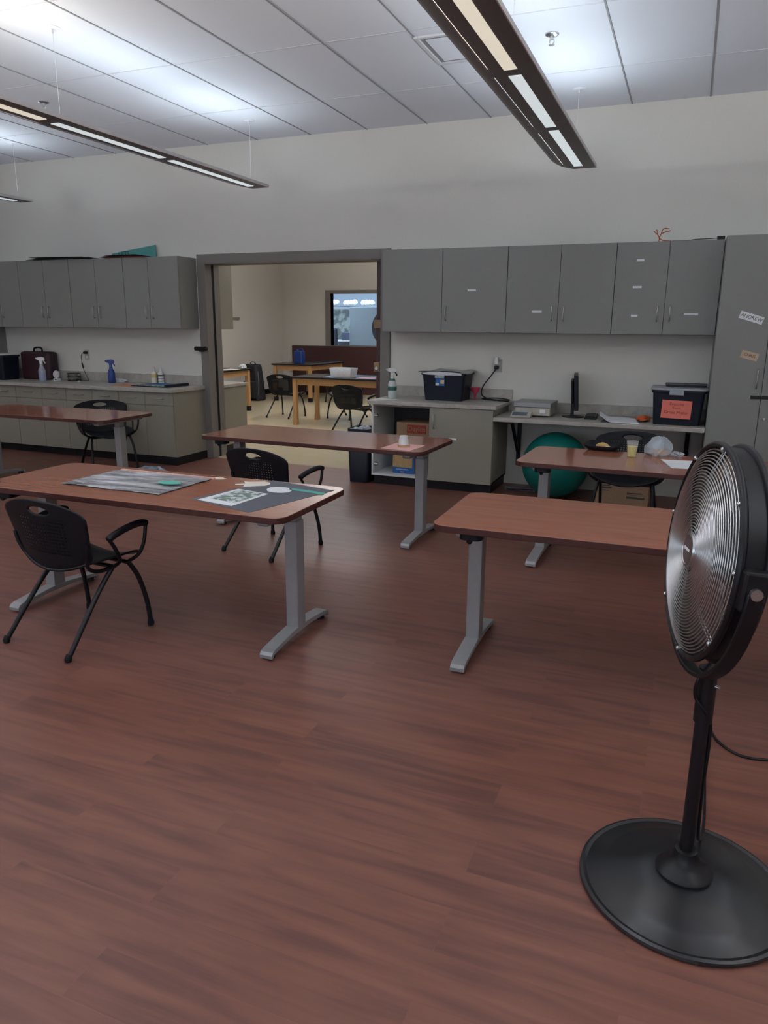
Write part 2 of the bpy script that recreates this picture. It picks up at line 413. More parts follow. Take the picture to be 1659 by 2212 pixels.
for i, (a, b_) in enumerate(WIN):
    bm = nb(); B(bm, a, a + .05, YF - .12, YF - .06, .9, 2.7); B(bm, b_ - .05, b_, YF - .12, YF - .06, .9, 2.7)
    B(bm, a + .05, b_ - .05, YF - .12, YF - .06, .9, .95); B(bm, a + .05, b_ - .05, YF - .12, YF - .06, 2.65, 2.7)
    B(bm, (a + b_) / 2 - .025, (a + b_) / 2 + .025, YF - .12, YF - .06, .95, 2.65)
    struct('window_%d' % (i + 2), bm, M_frame, 'daylight window frame in the window wall, %s' % ('west end', 'middle', 'east end')[i], 'window')
# ceiling with lay-in tiles
struct('ceiling', box(XL - .2, XR + .2, YF, 0, CZ, CZ + .1), M_tile, 'white lay-in tile ceiling', 'ceiling')
bm = nb()
gx = [-0.045 - 0.6165 * k for k in range(-5, 15)]
for x in gx: B(bm, x - .0055, x + .0055, YF, -.001, CZ - .004, CZ + .002)
struct('trim_1', bm, M_gridm, 'thin dark ceiling grid lines running toward the back wall', 'ceiling grid')
bm = nb()
for k in range(0, 9):
    y = -1.02 - 1.175 * k
    B(bm, XL, XR, y - .005, y + .005, CZ - .0025, CZ + .002)
for x0, x1, y in ((-1.9, -1.28, -1.52),):
    B(bm, x0, x1, y - .005, y + .005, CZ - .0025, CZ + .002)
struct('trim_2', bm, M_gridl, 'faint white cross lines of the ceiling grid', 'ceiling grid')

# doorway frame
bm = nb()
B(bm, -5.18, DX0, -.03, 0, 0, 2.282); B(bm, DX1, -2.86, -.03, 0, 0, 2.282); B(bm, DX0, DX1, -.03, 0, DZ, 2.282)
# jambs, lining the opening
B(bm, DX0, DX0 + .012, -.03, .095, 0, DZ); B(bm, DX0, DX0 + .012, .145, WT + .01, 0, DZ)
B(bm, DX0, DX1, -.03, .09, DZ - .012, DZ); B(bm, DX0, DX1, .15, WT + .01, DZ - .012, DZ)
door_trim = struct('trim_3', bm, M_frame, 'grey-brown painted steel frame around the wide doorway', 'door frame', bevel=.003)
mk('door_slot', box(DX0, DX0 + .004, .095, .145, 0, DZ), M_black_base, door_trim)
# sliding door leading edge
bm = box(-3.06, -2.964, .098, .142, .01, DZ - .02)
dr = struct('door_1', bm, M_maroon, 'dark maroon sliding door pushed back into the wall, only its leading edge showing', 'door', bevel=.002)
mk('door_pull', lathe(nb(), [(0, 0), (.185, 0), (.19, .006), (.185, .014), (.10, .02), (0, .02)], 40), M_greyp, dr, True, loc=(-2.955, .165, 1.51), rot=(-PI / 2, 0, 0))['label'] = 'dark round plate behind the door edge'
mk('pull_block', box(-3.085, -2.966, .082, .098, 1.505, 1.59), M_tan, dr, bevel=.003)
bm = box(-3.088, -3.02, .090, .098, 1.06, 1.155)
lk = mk('lock_plate', bm, M_tan, dr, bevel=.002)
mk('thumb_turn', tube(nb(), [(-3.05, .090, 1.095), (-3.05, .075, 1.095)], .017, 12), M_white, lk, True)
# baseboards
struct('baseboard_back', box(-5.19, -5.181, -.012, 0, 0, .1), M_black_base, 'short black rubber baseboard beside the door frame', 'baseboard')
# black device on left casing
t = thing('door_sensor', 'small black cylindrical device stuck to the left side of the door frame', 'device', (-5.16, -.03, 1.262))
mk('body', tube(nb(), [(-.075, -.03, 0), (.07, -.03, 0)], [.024, .024], 16), M_blk, t, True)
mk('end_cap', tube(nb(), [(.07, -.03, 0), (.085, -.03, 0)], [.022, .016], 16), M_blkm, t, True)
mk('bracket', box(-.03, .03, -.03, 0, -.035, -.012), M_blkm, t)

# ------------------------------------------------------------------ adjoining room
RX0, RX1, RY1, RZ = -8.85, -1.5, 8.3, 3.0
struct('floor_adjoining', box(RX0, RX1, .02, RY1, -.1, 0), M_floor2, 'glossy cream vinyl floor of the room beyond the doorway', 'floor')
struct('ceiling_adjoining', box(RX0, RX1, WT, RY1, RZ, RZ + .1), M_tile, 'ceiling of the room beyond the doorway', 'ceiling')
struct('wall_adjoining_left', box(RX0 - .1, RX0, WT, RY1, 0, RZ), M_wall2, 'cream left wall of the room beyond the doorway', 'wall')
struct('wall_adjoining_right', box(RX1, RX1 + .1, WT, RY1, 0, RZ), M_wall2, 'cream right wall of the room beyond the doorway', 'wall')
WX0, WX1, WZ0, WZ1 = -7.595, -4.9, 1.09, 2.222
bm = nb(); B(bm, RX0 - .1, WX0, RY1, RY1 + .15, 0, RZ); B(bm, WX1, RX1 + .1, RY1, RY1 + .15, 0, RZ)
B(bm, WX0, WX1, RY1, RY1 + .15, 0, WZ0); B(bm, WX0, WX1, RY1, RY1 + .15, WZ1, RZ)
struct('wall_adjoining_far', bm, M_wall2, 'cream far wall with the interior window', 'wall')
bm = nb(); B(bm, WX0 - .13, WX0, RY1 - .02, RY1 + .15, WZ0, WZ1 + .07); B(bm, WX1, WX1 + .1, RY1 - .02, RY1 + .15, WZ0, WZ1 + .07)
B(bm, WX0, WX1, RY1 - .02, RY1 + .15, WZ1, WZ1 + .07); B(bm, WX0, WX1, RY1 - .02, RY1 + .15, WZ0 - .02, WZ0)
w1 = struct('window_1', bm, M_frame, 'interior window with grey-brown frame in the far wall of the next room', 'window')
mk('pane', box(WX0, WX1, RY1 + .07, RY1 + .076, WZ0, WZ1), mat('window_glass', (0.9, 0.95, 1, 1), 0.02, trans=1.0, var=0), w1)
struct('trim_4', box(-8.58, -3.2, RY1 - .05, RY1 - .001, 0, 1.07), M_maroon, 'maroon laminate panel below the interior window', 'wall panel')
struct('baseboard_adjoining', box(RX0, RX0 + .012, WT, RY1 - .05, 0, .11), M_black_base, 'black rubber baseboard along the left wall of the next room', 'baseboard')
# the third room, seen through the window
bm = nb(); B(bm, -13, -3, 13.5, 13.6, 0, 3.2); B(bm, -13.1, -13, 8.46, 13.5, 0, 3.2); B(bm, -3, -2.9, 8.46, 13.5, 0, 3.2)
struct('wall_distant', bm, M_skyb, 'pale blue walls of the room seen through the interior window', 'wall')
struct('floor_distant', box(-13, -3, 8.46, 13.5, -.1, 0), M_floor2, 'floor of the room seen through the interior window', 'floor')
struct('ceiling_distant', box(-13, -3, 8.46, 13.5, 3.2, 3.3), M_tile, 'bright ceiling of the room seen through the interior window', 'ceiling')

# ------------------------------------------------------------------ pendant lights
def make_light(label, x, y1):
    y0 = -8.2
    t = thing('pendant_light', label, 'ceiling light', (x, y1, 2.80), 0, 'long pendant light fixtures')
    L_ = y0 - y1
    prof = [(-.036, 0), (-.08, .001), (-.13, .006), (-.17, .016), (-.20, .032), (-.215, .055), (-.205, .055), (-.19, .036), (-.16, .022), (-.12, .014), (.118, .012), (.125, .010), (.125, .0), (.036, 0)]
    bm = nb(); n = len(prof)
    # the curved wing tapers to an arc at the visible end
    stations = [(0.0, .0), (-.015, .30), (-.04, .55), (-.08, .78), (-.14, .94), (-.22, 1.0), (L_, 1.0)]
    rings = [[bm.verts.new((px if px > -.05 else -.05 + (px + .05) * k, yy, pz * (k if px < -.05 else 1))) for px, pz in prof] for yy, k in stations]
    for A, C in zip(rings, rings[1:]):
        for i in range(n): bm.faces.new((A[i], A[(i + 1) % n], C[(i + 1) % n], C[i]))
    bm.faces.new(rings[0]); bm.faces.new(rings[-1][::-1])
    mk('housing', bm, M_lightbody, t, True, angle=50)
    mk('side_rail', box(.125, .131, L_, 0, -.001, .024), M_lightrim, t)
    segs = [(-.12, -1.31), (-1.41, -2.50), (-2.60, -3.70), (-3.80, -4.90), (-5.00, -6.10), (-6.20, -7.3)]
    for i, (a, b_) in enumerate(segs):
        warm = i >= 2
        ln = mk('lens', box(-.034, .034, b_, a, -.003, .001), M_lens_w if warm else M_lens_c, t)
        ln['label'] = 'warm white diffuser' if warm else 'cool white diffuser'
    for yy in (-.03, -2.4, -4.8, -7.2):
        cb = mk('suspension_cable', tube(nb(), [(-.045, yy, .012), (-.045, yy, CZ - 2.80)], .0012, 6), M_gridl, t, True)
        mk('ceiling_canopy', lathe(nb(), [(0, 0), (.05, 0), (.052, -.003), (.048, -.006), (0, -.006)], 20, (-.045, yy, CZ - 2.80)), M_tile, cb, True)
        mk('cable_grip', tube(nb(), [(-.045, yy, CZ - 2.80 - .03), (-.045, yy, CZ - 2.80 - .006)], .006, 8), M_lightrim, cb)
    return t
make_light('pendant light nearest the grey wall cabinets, with a full row of lenses overhead', -.982, -.54)
make_light('middle pendant light, ending in front of the wall left of the doorway', -3.994, -.65)
make_light('unseen pendant light added out of frame on the right, past the tall cabinet', 2.03, -.5)  # added out of view for overhead ceiling bounce, continuing the row spacing
make_light('short visible tip of the leftmost pendant light at the edge of the photo', -6.863, -.75)

# sprinklers
def sprinkler(label, x, y):
    t = thing('sprinkler_head', label, 'fire sprinkler', (x, y, CZ), 0, 'ceiling fire sprinklers')
    mk('escutcheon', lathe(nb(), [(0, 0), (.045, 0), (.045, -.006), (.03, -.014), (0, -.014)], 24), M_chrome, t, True)
    bm = tube(nb(), [(0, 0, -.012), (0, 0, -.035)], .012, 10)
    tube(bm, [(-.012, 0, -.03), (-.016, 0, -.05), (0, 0, -.065)], .0035, 6); tube(bm, [(.012, 0, -.03), (.016, 0, -.05), (0, 0, -.065)], .0035, 6)
    mk('frame_arms', bm, M_chrome, t, True)
    mk('deflector', lathe(nb(), [(0, -.064), (.02, -.064), (.02, -.067), (0, -.067)], 16), M_chrome, t, True)
sprinkler('chrome sprinkler head beside the pendant light nearest the grey wall cabinets', -1.035, -1.805)
sprinkler('chrome sprinkler head over the middle pendant light at the left edge', -5.401, -1.811)

# ceiling vent
t = thing('ceiling_vent', 'square white ceiling vent half hidden behind a pendant light', 'vent', (-1.635, -1.81, CZ))
bm = nb()
for a in ((-.265, -.235, -.275, .275), (.235, .265, -.275, .275), (-.235, .235, -.275, -.245), (-.235, .235, .245, .275)):
    B(bm, a[0], a[1], a[2], a[3], -.016, 0)
mk('frame', bm, M_gridl, t, bevel=.004)
mk('face_plate', box(-.20, .20, -.21, .21, -.012, -.007), M_tile, t)
mk('plenum', box(-.235, .235, -.245, .245, -.006, 0), M_gridm, t)

# ------------------------------------------------------------------ cabinets
def pull(parent, x, y, z, vertical=True, L_=.13, m=M_steel):
    bm = nb(); d = L_ / 2
    if vertical: pts = [(x, y, z - d), (x, y - .022, z - d + .008), (x, y - .03, z - d + .03), (x, y - .03, z + d - .03), (x, y - .022, z + d - .008), (x, y, z + d)]
    else: pts = [(x - d, y, z), (x - d + .008, y - .022, z), (x - d + .03, y - .03, z), (x + d - .03, y - .03, z), (x + d - .008, y - .022, z), (x + d, y, z)]
    tube(bm, pts, .005, 8)
    return mk('handle', bm, m, parent, True)
GU = 'grey wall cabinets'
def upper(label, x0, x1, z0, z1, doors, d=.3335, group=GU):
    """doors: list of (xa, xb, handle_x or None, [label rects])"""
    t = thing('wall_cabinet', label, 'cabinet', (x0, 0, z0), 0, group)
    w, h = x1 - x0, z1 - z0
    mk('body', box(.001, w - .001, -(d - .021), -.001, 0, h), M_lam, t)
    for xa, xb, hx, lab in doors:
        dr = mk('door', box(xa - x0 + .002, xb - x0 - .002, -d, -(d - .019), .002, h - .002), M_lam, t, bevel=.0015)
        if hx is not None: pull(dr, hx - x0, -d, .175)
        for (la, lb, zc, hh) in lab:
            mk('sticker', box(la - x0, lb - x0, -d - .0012, -d, zc - z0 - hh / 2, zc - z0 + hh / 2), M_white, dr)
    return t
UZ0, UZ1 = 1.476, 2.237
upper('wide grey wall cabinet right beside the doorway', -2.822, -1.596, UZ0, UZ1,
      [(-2.82, -2.214, None, []), (-2.214, -1.597, -2.17, [(-1.966, -1.886, 1.858, .018)])], group='grey wall cabinets right of the doorway')
upper('grey wall cabinet above the outlet and scale, with one white sticker', -1.596, -.656, UZ0, UZ1,
      [(-1.595, -1.125, -1.178, [(-1.357, -1.269, 1.667, .018)]), (-1.125, -.657, -1.072, [])], group='grey wall cabinets right of the doorway')
upper('grey wall cabinet with four white stickers, next to the tall cabinet', -.656, .184, UZ0, UZ1,
      [(-.655, -.233, -.286, [(-.488, -.428, 2.088, .018), (-.503, -.431, 1.87, .018), (-.498, -.444, 1.633, .018)]),
       (-.233, .183, -.185, [(-.074, .038, 1.646, .018)])], group='grey wall cabinets right of the doorway')
LG = 'grey wall cabinets left of the doorway'
LZ0, LZ1 = 1.482, 2.245
upper('grey wall cabinet nearest the left side of the doorway', -5.953, -5.209, LZ0, LZ1, [(-5.952, -5.61, -5.655, []), (-5.61, -5.21, -5.565, [])], group=LG)
upper('grey wall cabinet over the wall charger on the left counter', -6.735, -5.953, LZ0, LZ1, [(-6.734, -6.358, -6.403, []), (-6.358, -5.954, -6.313, [])], group=LG)
upper('grey wall cabinet over the maroon case on the left counter', -7.52, -6.735, LZ0, LZ1, [(-7.519, -7.128, -7.173, []), (-7.128, -6.736, -7.083, [])], group=LG)
upper('grey wall cabinet cut off by the left edge of the photo', -8.2, -7.52, LZ0, LZ1, [(-8.199, -7.86, -7.905, []), (-7.86, -7.521, -7.815, [])], group=LG)

# base cabinets, left
CLZ = .845
def base(label, x0, x1, dxs, end=False, open_first=False):
    t = thing('base_cabinet', label, 'cabinet', (x0, 0, 0), 0, 'greige base cabinets under the left counter')
    w = x1 - x0; top = CLZ - .042
    mk('body', box(.001, w - .001, -.585, -.001, .09, top), M_lamb, t)
    bm = box(.001, w - (.001 if not end else -.006), -.545 if not end else -.592, -.001, 0, .09)
    mk('toe_kick', bm, M_black_base, t)
    for i, (a, b_) in enumerate(zip(dxs, dxs[1:])):
        off = .03 if (open_first and i == 0) else 0
        dw = mk('drawer', box(a - x0 + .002, b_ - x0 - .002, -.605 - off, -.586 - off, .664, top - .004), M_lamb, t, bevel=.0015)
        pull(dw, (a + b_) / 2 - x0, -.605 - off, .735, False)
        dr = mk('door', box(a - x0 + .002, b_ - x0 - .002, -.605, -.586, .094, .660), M_lamb, t, bevel=.0015)
    return t
base('left base cabinet nearest the doorway, its side panel showing', -5.913, -5.17, [-5.912, -5.547, -5.171], end=True)
base('left base cabinet below the blue spray bottle', -6.682, -5.913, [-6.681, -6.292, -5.914])
base('left base cabinet below the stacked bowls and charger', -7.464, -6.682, [-7.463, -7.057, -6.683])
base('left base cabinet at the photo edge with a drawer slightly pulled out', -8.2, -7.464, [-8.199, -7.83, -7.465])
t = thing('countertop', 'long speckled countertop on the left base cabinets', 'countertop', (-8.2, 0, CLZ - .042))
mk('slab', box(0, 3.05, -.645, 0, 0, .042), M_counter, t, bevel=.006)
mk('backsplash', box(0, 3.03, -.022, 0, .042, .15), M_counter, t, bevel=.003)
t = thing('tall_cabinet', 'grey tall cabinet at the far left end of the counter, mostly out of frame', 'cabinet', (-8.9, 0, 0))
mk('body', box(0, .699, -.60, -.001, 0, 2.245), M_lam, t)

# right base cabinet (left bay open)
RZT = .832
t = thing('base_cabinet', 'greige base cabinet beside the doorway with one door missing and its shelf exposed', 'cabinet', (-2.822, 0, 0))
zt = RZT - .038
bm = nb(); B(bm, 0, .018, -.585, -.001, .09, zt); B(bm, 0, 1.222, -.012, -.001, .09, zt)
B(bm, .018, 1.222, -.585, -.012, .09, .108)
mk('inner_panel', bm, M_mel, t)
bm = nb(); B(bm, 1.204, 1.222, -.605, -.001, .09, zt); B(bm, .598, .616, -.585, -.012, .108, zt); B(bm, .018, 1.204, -.585, -.5, zt - .02, zt)
mk('body', bm, M_lamb, t)
mk('shelf', box(.018, .598, -.50, -.012, .40, .418), M_mel, t)
mk('bay_shade', box(.019, .597, -.016, -.0125, .419, zt - .001), M_bay_shade, t)  # dark sheet over the white back panel, painting in the bay's shade
dr = mk('door', box(.609, 1.221, -.624, -.606, .094, zt - .004), M_lamb, t, bevel=.0015)
pull(dr, .655, -.624, .66)
mk('sticker', box(.81, .88, -.6254, -.624, .495, .512), M_white, dr)
for z in (.20, .68):
    bm = box(.018, .05, -.575, -.535, z - .018, z + .018); tube(bm, [(.03, -.585, z), (.07, -.585, z)], .012, 8)
    mk('hinge', bm, M_steel, t, True)
mk('toe_kick', box(.02, 1.21, -.56, -.02, 0, .09), M_black_base, t)
t = thing('countertop', 'short speckled countertop holding the navy tote, right of the doorway', 'countertop', (-2.845, 0, zt))
mk('slab', box(0, 1.275, -.642, 0, 0, .038), M_counter, t, bevel=.006)
mk('backsplash', box(.0, 1.28, -.022, 0, .038, .14), M_counter, t, bevel=.003)
# desk-height counter
DZT = .731
t = thing('desk_counter', 'low speckled desk counter between the base cabinet and tall cabinet', 'countertop', (-1.598, 0, DZT - .038))
mk('slab', box(0, 1.78, -.642, 0, 0, .038), M_counter, t, bevel=.006)
mk('backsplash', box(.03, 1.78, -.022, 0, .038, .135), M_counter, t, bevel=.003)
for x in (.12, 1.66):
    bm = box(x - .02, x + .02, -.02, 0, -.5, 0); B(bm, x - .02, x + .02, -.5, -.02, -.03, 0)
    bmesh.ops.create_cube(bm, size=1, matrix=Matrix.Translation((x, -.2, -.2)) @ Matrix.Rotation(math.radians(45), 4, 'X') @ Matrix.Diagonal((.03, .02, .5, 1)))
    mk('support_bracket', bm, M_blkm, t)
# tall cabinet right
t = thing('tall_cabinet', 'tall grey cabinet with two name tags on its door, at the right edge', 'cabinet', (.186, 0, 0))
mk('body', box(.001, .765, -.579, -.001, .09, UZ1), M_lam, t)
mk('toe_kick', box(.01, .75, -.53, -.01, 0, .09), M_black_base, t)
d1 = mk('door', box(.002, .379, -.60, -.581, .094, UZ1 - .002), M_lam, t, bevel=.0015)
d2 = mk('door', box(.384, .763, -.60, -.581, .094, UZ1 - .002), M_lam, t, bevel=.0015)
pull(d1, .338, -.60, 1.143, L_=.15); pull(d2, .43, -.60, 1.143, L_=.15)
mk('hasp', box(.305, .378, -.607, -.60, .985, 1.012), M_blkm, d1, bevel=.002)
mk('hasp', box(.386, .44, -.607, -.60, .985, 1.012), M_blkm, d2, bevel=.002)
mk('lock', lathe(nb(), [(0, 0), (.012, 0), (.012, .008), (.008, .012), (0, .012)], 16), M_chrome, d2, True, loc=(.424, -.60, .826), rot=(PI / 2, 0, 0))
def nametag(txt, xc, zc, w, h, rot, m, lab, size):
    o = mk('name_tag', box(-w / 2, w / 2, -.0015, 0, -h / 2, h / 2), m, t, loc=(xc, -.6002, zc), rot=(0, rot, 0)); o['label'] = lab
    text('lettering', txt, size, M_ink, o, (0, -.0018, 0), (PI / 2, 0, 0))
nametag('ANDREW', .242, 1.617, .178, .058, math.radians(17), M_white, 'white paper name tag', .038)
nametag('CHRIS', .262, 1.325, .128, .060, math.radians(15), mat('tan_tag_paper', (0.52, 0.38, 0.27, 1), .8), 'tan paper name tag', .032)

# ------------------------------------------------------------------ work tables
TW, TD = 1.834, .71
def make_table(h, label):
    t = thing('work_table', label, 'table', (0, 0, 0), 0, 'cherry top adjustable work tables')
    mk('tabletop', prism(nb(), rrect(TW, TD, .07), h - .03, h, 0, 1), [M_top, M_edge], t, bevel=.003)
    for s in (-1, 1):
        x = s * (TW / 2 - .131)
        bm = box(x - .033, x + .033, -.040, .040, .05, h - .10)
        cl = mk('column', bm, M_silver, t, bevel=.004)
        mk('inner_column', box(x - .026, x + .026, -.032, .032, h - .10, h - .031), M_silver, cl)
        # foot: long low arch
        prof = [(-.305, .0), (-.305, .018), (-.295, .032), (-.27, .040), (-.12, .056), (-.045, .062), (.045, .062), (.12, .056), (.27, .040), (.295, .032), (.305, .018), (.305, .0),
                (.29, .0), (.28, .016), (.10, .034), (-.10, .034), (-.28, .016), (-.29, .0)]
        bm = nb(); a = [bm.verts.new((x - .034, y, z + .008)) for y, z in prof]; c = [bm.verts.new((x + .034, y, z + .008)) for y, z in prof]
        n = len(prof); bm.faces.new(a[::-1]); bm.faces.new(c)
        for i in range(n): bm.faces.new((a[i], a[(i + 1) % n], c[(i + 1) % n], c[i]))
        bmesh.ops.triangulate(bm, faces=[f for f in bm.faces if len(f.verts) > 4])
        ft = mk('foot', bm, M_silver, t, bevel=.003)
        for yy in (-.265, .265): mk('glide', tube(nb(), [(x, yy, 0), (x, yy, .026)], [.026, .02], 12), M_blk, ft, True)
        bm = nb(); prism(bm, [(x - .03, -.30), (x + .03, -.30), (x + .03, .30), (x - .03, .30)], h - .062, h - .0305)
        mk('support_arm', bm, M_silver, t, bevel=.012, seg=3)
    mk('rail', box(-(TW / 2 - .16), TW / 2 - .16, -.03, .03, h - .075, h - .035), M_blkm, t)
    bm = nb(); prism(bm, rrect(.10, .09, .03, 5, -.745, -.285), h - .062, h - .0305)
    tube(bm, [(-.745, -.30, h - .058), (-.745, -.33, h - .066)], .013, 10)
    mk('height_control', bm, M_blk, t, True)
    return t
T1 = make_table(.7125, 'near left work table covered with cut-paper craft pieces'); T1.location = (-2.493, -4.195, 0); T1.rotation_euler.z = .0094
T2 = make_table(.703, 'empty work table partly hidden by the pedestal fan'); T2.location = (-.055, -3.954, 0); T2.rotation_euler.z = .0157
T3 = make_table(.708, 'work table in front of the doorway with pink paper on it'); T3.location = (-2.505, -2.235, 0); T3.rotation_euler.z = -.030
T4 = make_table(.706, 'work table with the food tray and yellow juice'); T4.location = (-.034, -2.339, 0); T4.rotation_euler.z = -.030
T5 = make_table(.7095, 'work table at the far left in front of the base cabinets'); T5.location = (-5.597, -1.873, 0); T5.rotation_euler.z = .0151

# ------------------------------------------------------------------ chairs
def grid_shell(fn, nu, nv, hole=None, th=.006):
    bm = nb(); g = [[bm.verts.new((0, 0, 0)) for j in range(nv + 1)] for i in range(nu + 1)]; uv = {}
    for i in range(nu + 1):
        for j in range(nv + 1):
            u, v = -1 + 2 * i / nu, j / nv
            uv[g[i][j]] = [u, v]
    faces = []
    for i in range(nu):
        for j in range(nv): faces.append((g[i][j], g[i + 1][j], g[i + 1][j + 1], g[i][j + 1]))
    if hole:
        cu, cv, ru, rv = hole
        keep = []; edge = set(); dead = set()
        for f in faces:
            mu = sum(uv[x][0] for x in f) / 4; mv = sum(uv[x][1] for x in f) / 4
            if ((mu - cu) / ru) ** 2 + ((mv - cv) / rv) ** 2 < 1: dead.update(f)
            else: keep.append(f)
        alive = set(x for f in keep for x in f)
        for x in dead & alive:
            du, dv = (uv[x][0] - cu) / ru, (uv[x][1] - cv) / rv
            k = 1 / max(1e-6, math.hypot(du, dv)); uv[x] = [cu + du * k * ru, cv + dv * k * rv]
        faces = keep
        for x in dead - alive: bm.verts.remove(x)
    for f in faces: bm.faces.new(f)
    for v in bm.verts:
        v.co = fn(*uv[v])
    return bm
def back_fn(u, v):
    hw = .240 + .046 * v ** .8
    tp = max(0, (v - .86) / .14); hw *= 1 - .10 * tp ** 2
    bt = max(0, (.12 - v) / .12); hw *= 1 - .12 * bt ** 2
    x = u * hw
    y = -.085 - .055 * v - .045 * (1 - u * u) * (1 - .35 * v)
    z = .425 + .305 * v - .045 * (abs(u) ** 2.6) * v - .05 * (1 - u * u) * (1 - v)
    return Vector((x, y, z))
def seat_fn(u, v):
    hw = .236 + .012 * math.sin(PI * v)
    if v > .85: hw *= 1 - .12 * ((v - .85) / .15) ** 2
    x = u * hw
    y = -.10 + .36 * v - .045 * (1 - u * u) * (1 - v) - .03 * (u * u) * max(0, (v - .7) / .3)
    z = .384 + .055 * abs(u) ** 2.0 * (1 - .2 * v) - .022 * max(0, (v - .75) / .25) ** 2
    return Vector((x, y, z))
def solid(o, th):
    md = o.modifiers.new('solid', 'SOLIDIFY'); md.thickness = th; md.offset = 0
def make_chair(label):
    t = thing('stacking_chair', label, 'chair', (0, 0, 0), 0, 'black stacking armchairs')
    o = mk('backrest', grid_shell(back_fn, 44, 40, (0, .86, .26, .055)), M_perf, t, True, angle=80); solid(o, .008)
    o = mk('seat', grid_shell(seat_fn, 24, 24), M_blk, t, True, angle=80); solid(o, .010)
    for s in (-1, 1):
        for nm, pts in (('leg', [(s * .195, .075, .372), (s * .205, -.045, .26), (s * .222, -.255, .012)]),
                        ('leg', [(s * .195, .165, .372), (s * .212, .212, .28), (s * .226, .245, .14), (s * .230, .258, .012)])):
            lg = mk(nm, tube(nb(), spline(pts, 6), .0125, 12), M_blkm, t, True)
            e = pts[-1]
            mk('glide', tube(nb(), [(e[0], e[1], 0), (e[0], e[1], .012), (e[0], e[1] + (.008 if e[1] < 0 else -.003), .035)], [.015, .018, .0135], 12), M_blk, lg, True)
        # arm loop
        for pp in ([(s * .205, .075, .372), (s * .262, .06, .415), (s * .286, .015, .49), (s * .288, -.02, .545)],
                   [(s * .205, .165, .372), (s * .262, .18, .415), (s * .286, .198, .48), (s * .288, .214, .562)]):
            mk('arm_post', tube(nb(), spline(pp, 5), .0095, 10), M_blkm, t, True)
        pad = nb(); path = spline([(s * .288, -.025, .543), (s * .288, .025, .560), (s * .288, .105, .576), (s * .288, .18, .580), (s * .288, .222, .568)], 5)
        tube(pad, path, [.012] + [.0175] * (len(path) - 2) + [.012], 12)
        mk('armrest', pad, M_blk, t, True)
        mk('back_support', tube(nb(), spline([(s * .195, .075, .368), (s * .205, -.02, .372), (s * .210, -.085, .405), (s * .240, -.112, .48), (s * .252, -.118, .54)], 5), .010, 10), M_blkm, t, True)
    bm = tube(nb(), [(-.195, .075, .366), (.195, .075, .366)], .011, 10); tube(bm, [(-.195, .165, .366), (.195, .165, .366)], .011, 10)
    mk('underframe', bm, M_blkm, t, True)
    return t
C1 = make_chair('black perforated-back armchair at the near left work table, back to the camera'); C1.location = (-2.738, -4.585, 0); C1.rotation_euler.z = math.radians(-6)
CG = 'black stacking armchairs'
dup(C1, (-2.605, -2.893, 0), math.radians(-12), 'black armchair between the near left table and the doorway table')
dup(C1, (-.355, -1.225, 0), math.radians(178), 'black armchair tucked behind the table with the juice cup, facing the camera')
dup(C1, (-5.74, -1.03, 0), math.radians(180 + 58), 'black armchair in front of the left base cabinets, behind the far left table')
dup(C1, (-6.31, 3.88, 0), math.radians(-4), 'black armchair in the next room, beside the left end of the wood-legged table')
dup(C1, (-4.36, 2.36, 0), math.radians(-14), 'black armchair in the next room, in front of the table with the plastic bin')
dup(C1, (-5.30, 4.22, 0), math.radians(168), 'black armchair in the next room, behind the table with the plastic bin')
dup(C1, (-6.55, 6.65, 0), math.radians(88), 'black armchair in the next room, against the maroon panel by the blue jug table')

# ------------------------------------------------------------------ next room furniture
def labtable(label, w, d, h, loc):
    t = thing('lab_table', label, 'table', loc, 0, 'wood-legged tables with black tops in the next room')
    mk('tabletop', box(-w / 2, w / 2, -d / 2, d / 2, h - .028, h), M_epoxy, t, bevel=.003)
    bm = nb(); a, b_ = w / 2 - .05, d / 2 - .05
    B(bm, -a, a, -b_, -b_ + .02, h - .128, h - .028); B(bm, -a, a, b_ - .02, b_, h - .128, h - .028)
    B(bm, -a, -a + .02, -b_ + .02, b_ - .02, h - .128, h - .028); B(bm, a - .02, a, -b_ + .02, b_ - .02, h - .128, h - .028)
    mk('apron', bm, M_maple, t)
    for sx in (-1, 1):
        for sy in (-1, 1):
            x, y = sx * (a - .01), sy * (b_ - .01)
            lg = mk('leg', box(x - .032, x + .032, y - .032, y + .032, .06, h - .028), M_maple, t, bevel=.003)
            mk('boot', box(x - .036, x + .036, y - .036, y + .036, 0, .085), M_black_base if (label[0] != 'n') else M_maple, lg)
    return t
labtable('near wood-legged table in the next room, holding a clear plastic bin', 2.2, .86, .755, (-4.62, 3.42, 0))
labtable('wood-legged table in the far corner of the next room with a blue jug on it', .92, 1.55, .76, (-7.48, 6.98, 0))
labtable('wood-legged table at the left of the next room, cut off by the door frame', .92, 1.6, .76, (-7.80, 3.70, 0))
t = thing('water_jug', 'dark blue plastic jug standing on the corner table in the next room', 'jug', (-7.47, 6.55, .76))
mk('body', prism(nb(), rrect(.19, .17, .03), 0, .25), M_blue, t, bevel=.015)
mk('cap', tube(nb(), [(-.04, 0, .25), (-.04, 0, .285)], .03, 14), M_blue, t, True)
mk('handle', tube(nb(), spline([(-.02, 0, .25), (.02, 0, .295), (.075, 0, .29), (.085, 0, .24)], 5), .011, 8), M_blue, t, True)
t = thing('plastic_bin', 'clear plastic bin with pink contents on the near table in the next room', 'bin', (-4.92, 3.25, .758))
bm = nb(); prof = rrect(.40, .24, .03)
a = [bm.verts.new((x * .86, y * .86, 0)) for x, y in prof]; c = [bm.verts.new((x, y, .14)) for x, y in prof]
n = len(prof); bm.faces.new(a[::-1])
for i in range(n): bm.faces.new((a[i], a[(i + 1) % n], c[(i + 1) % n], c[i]))
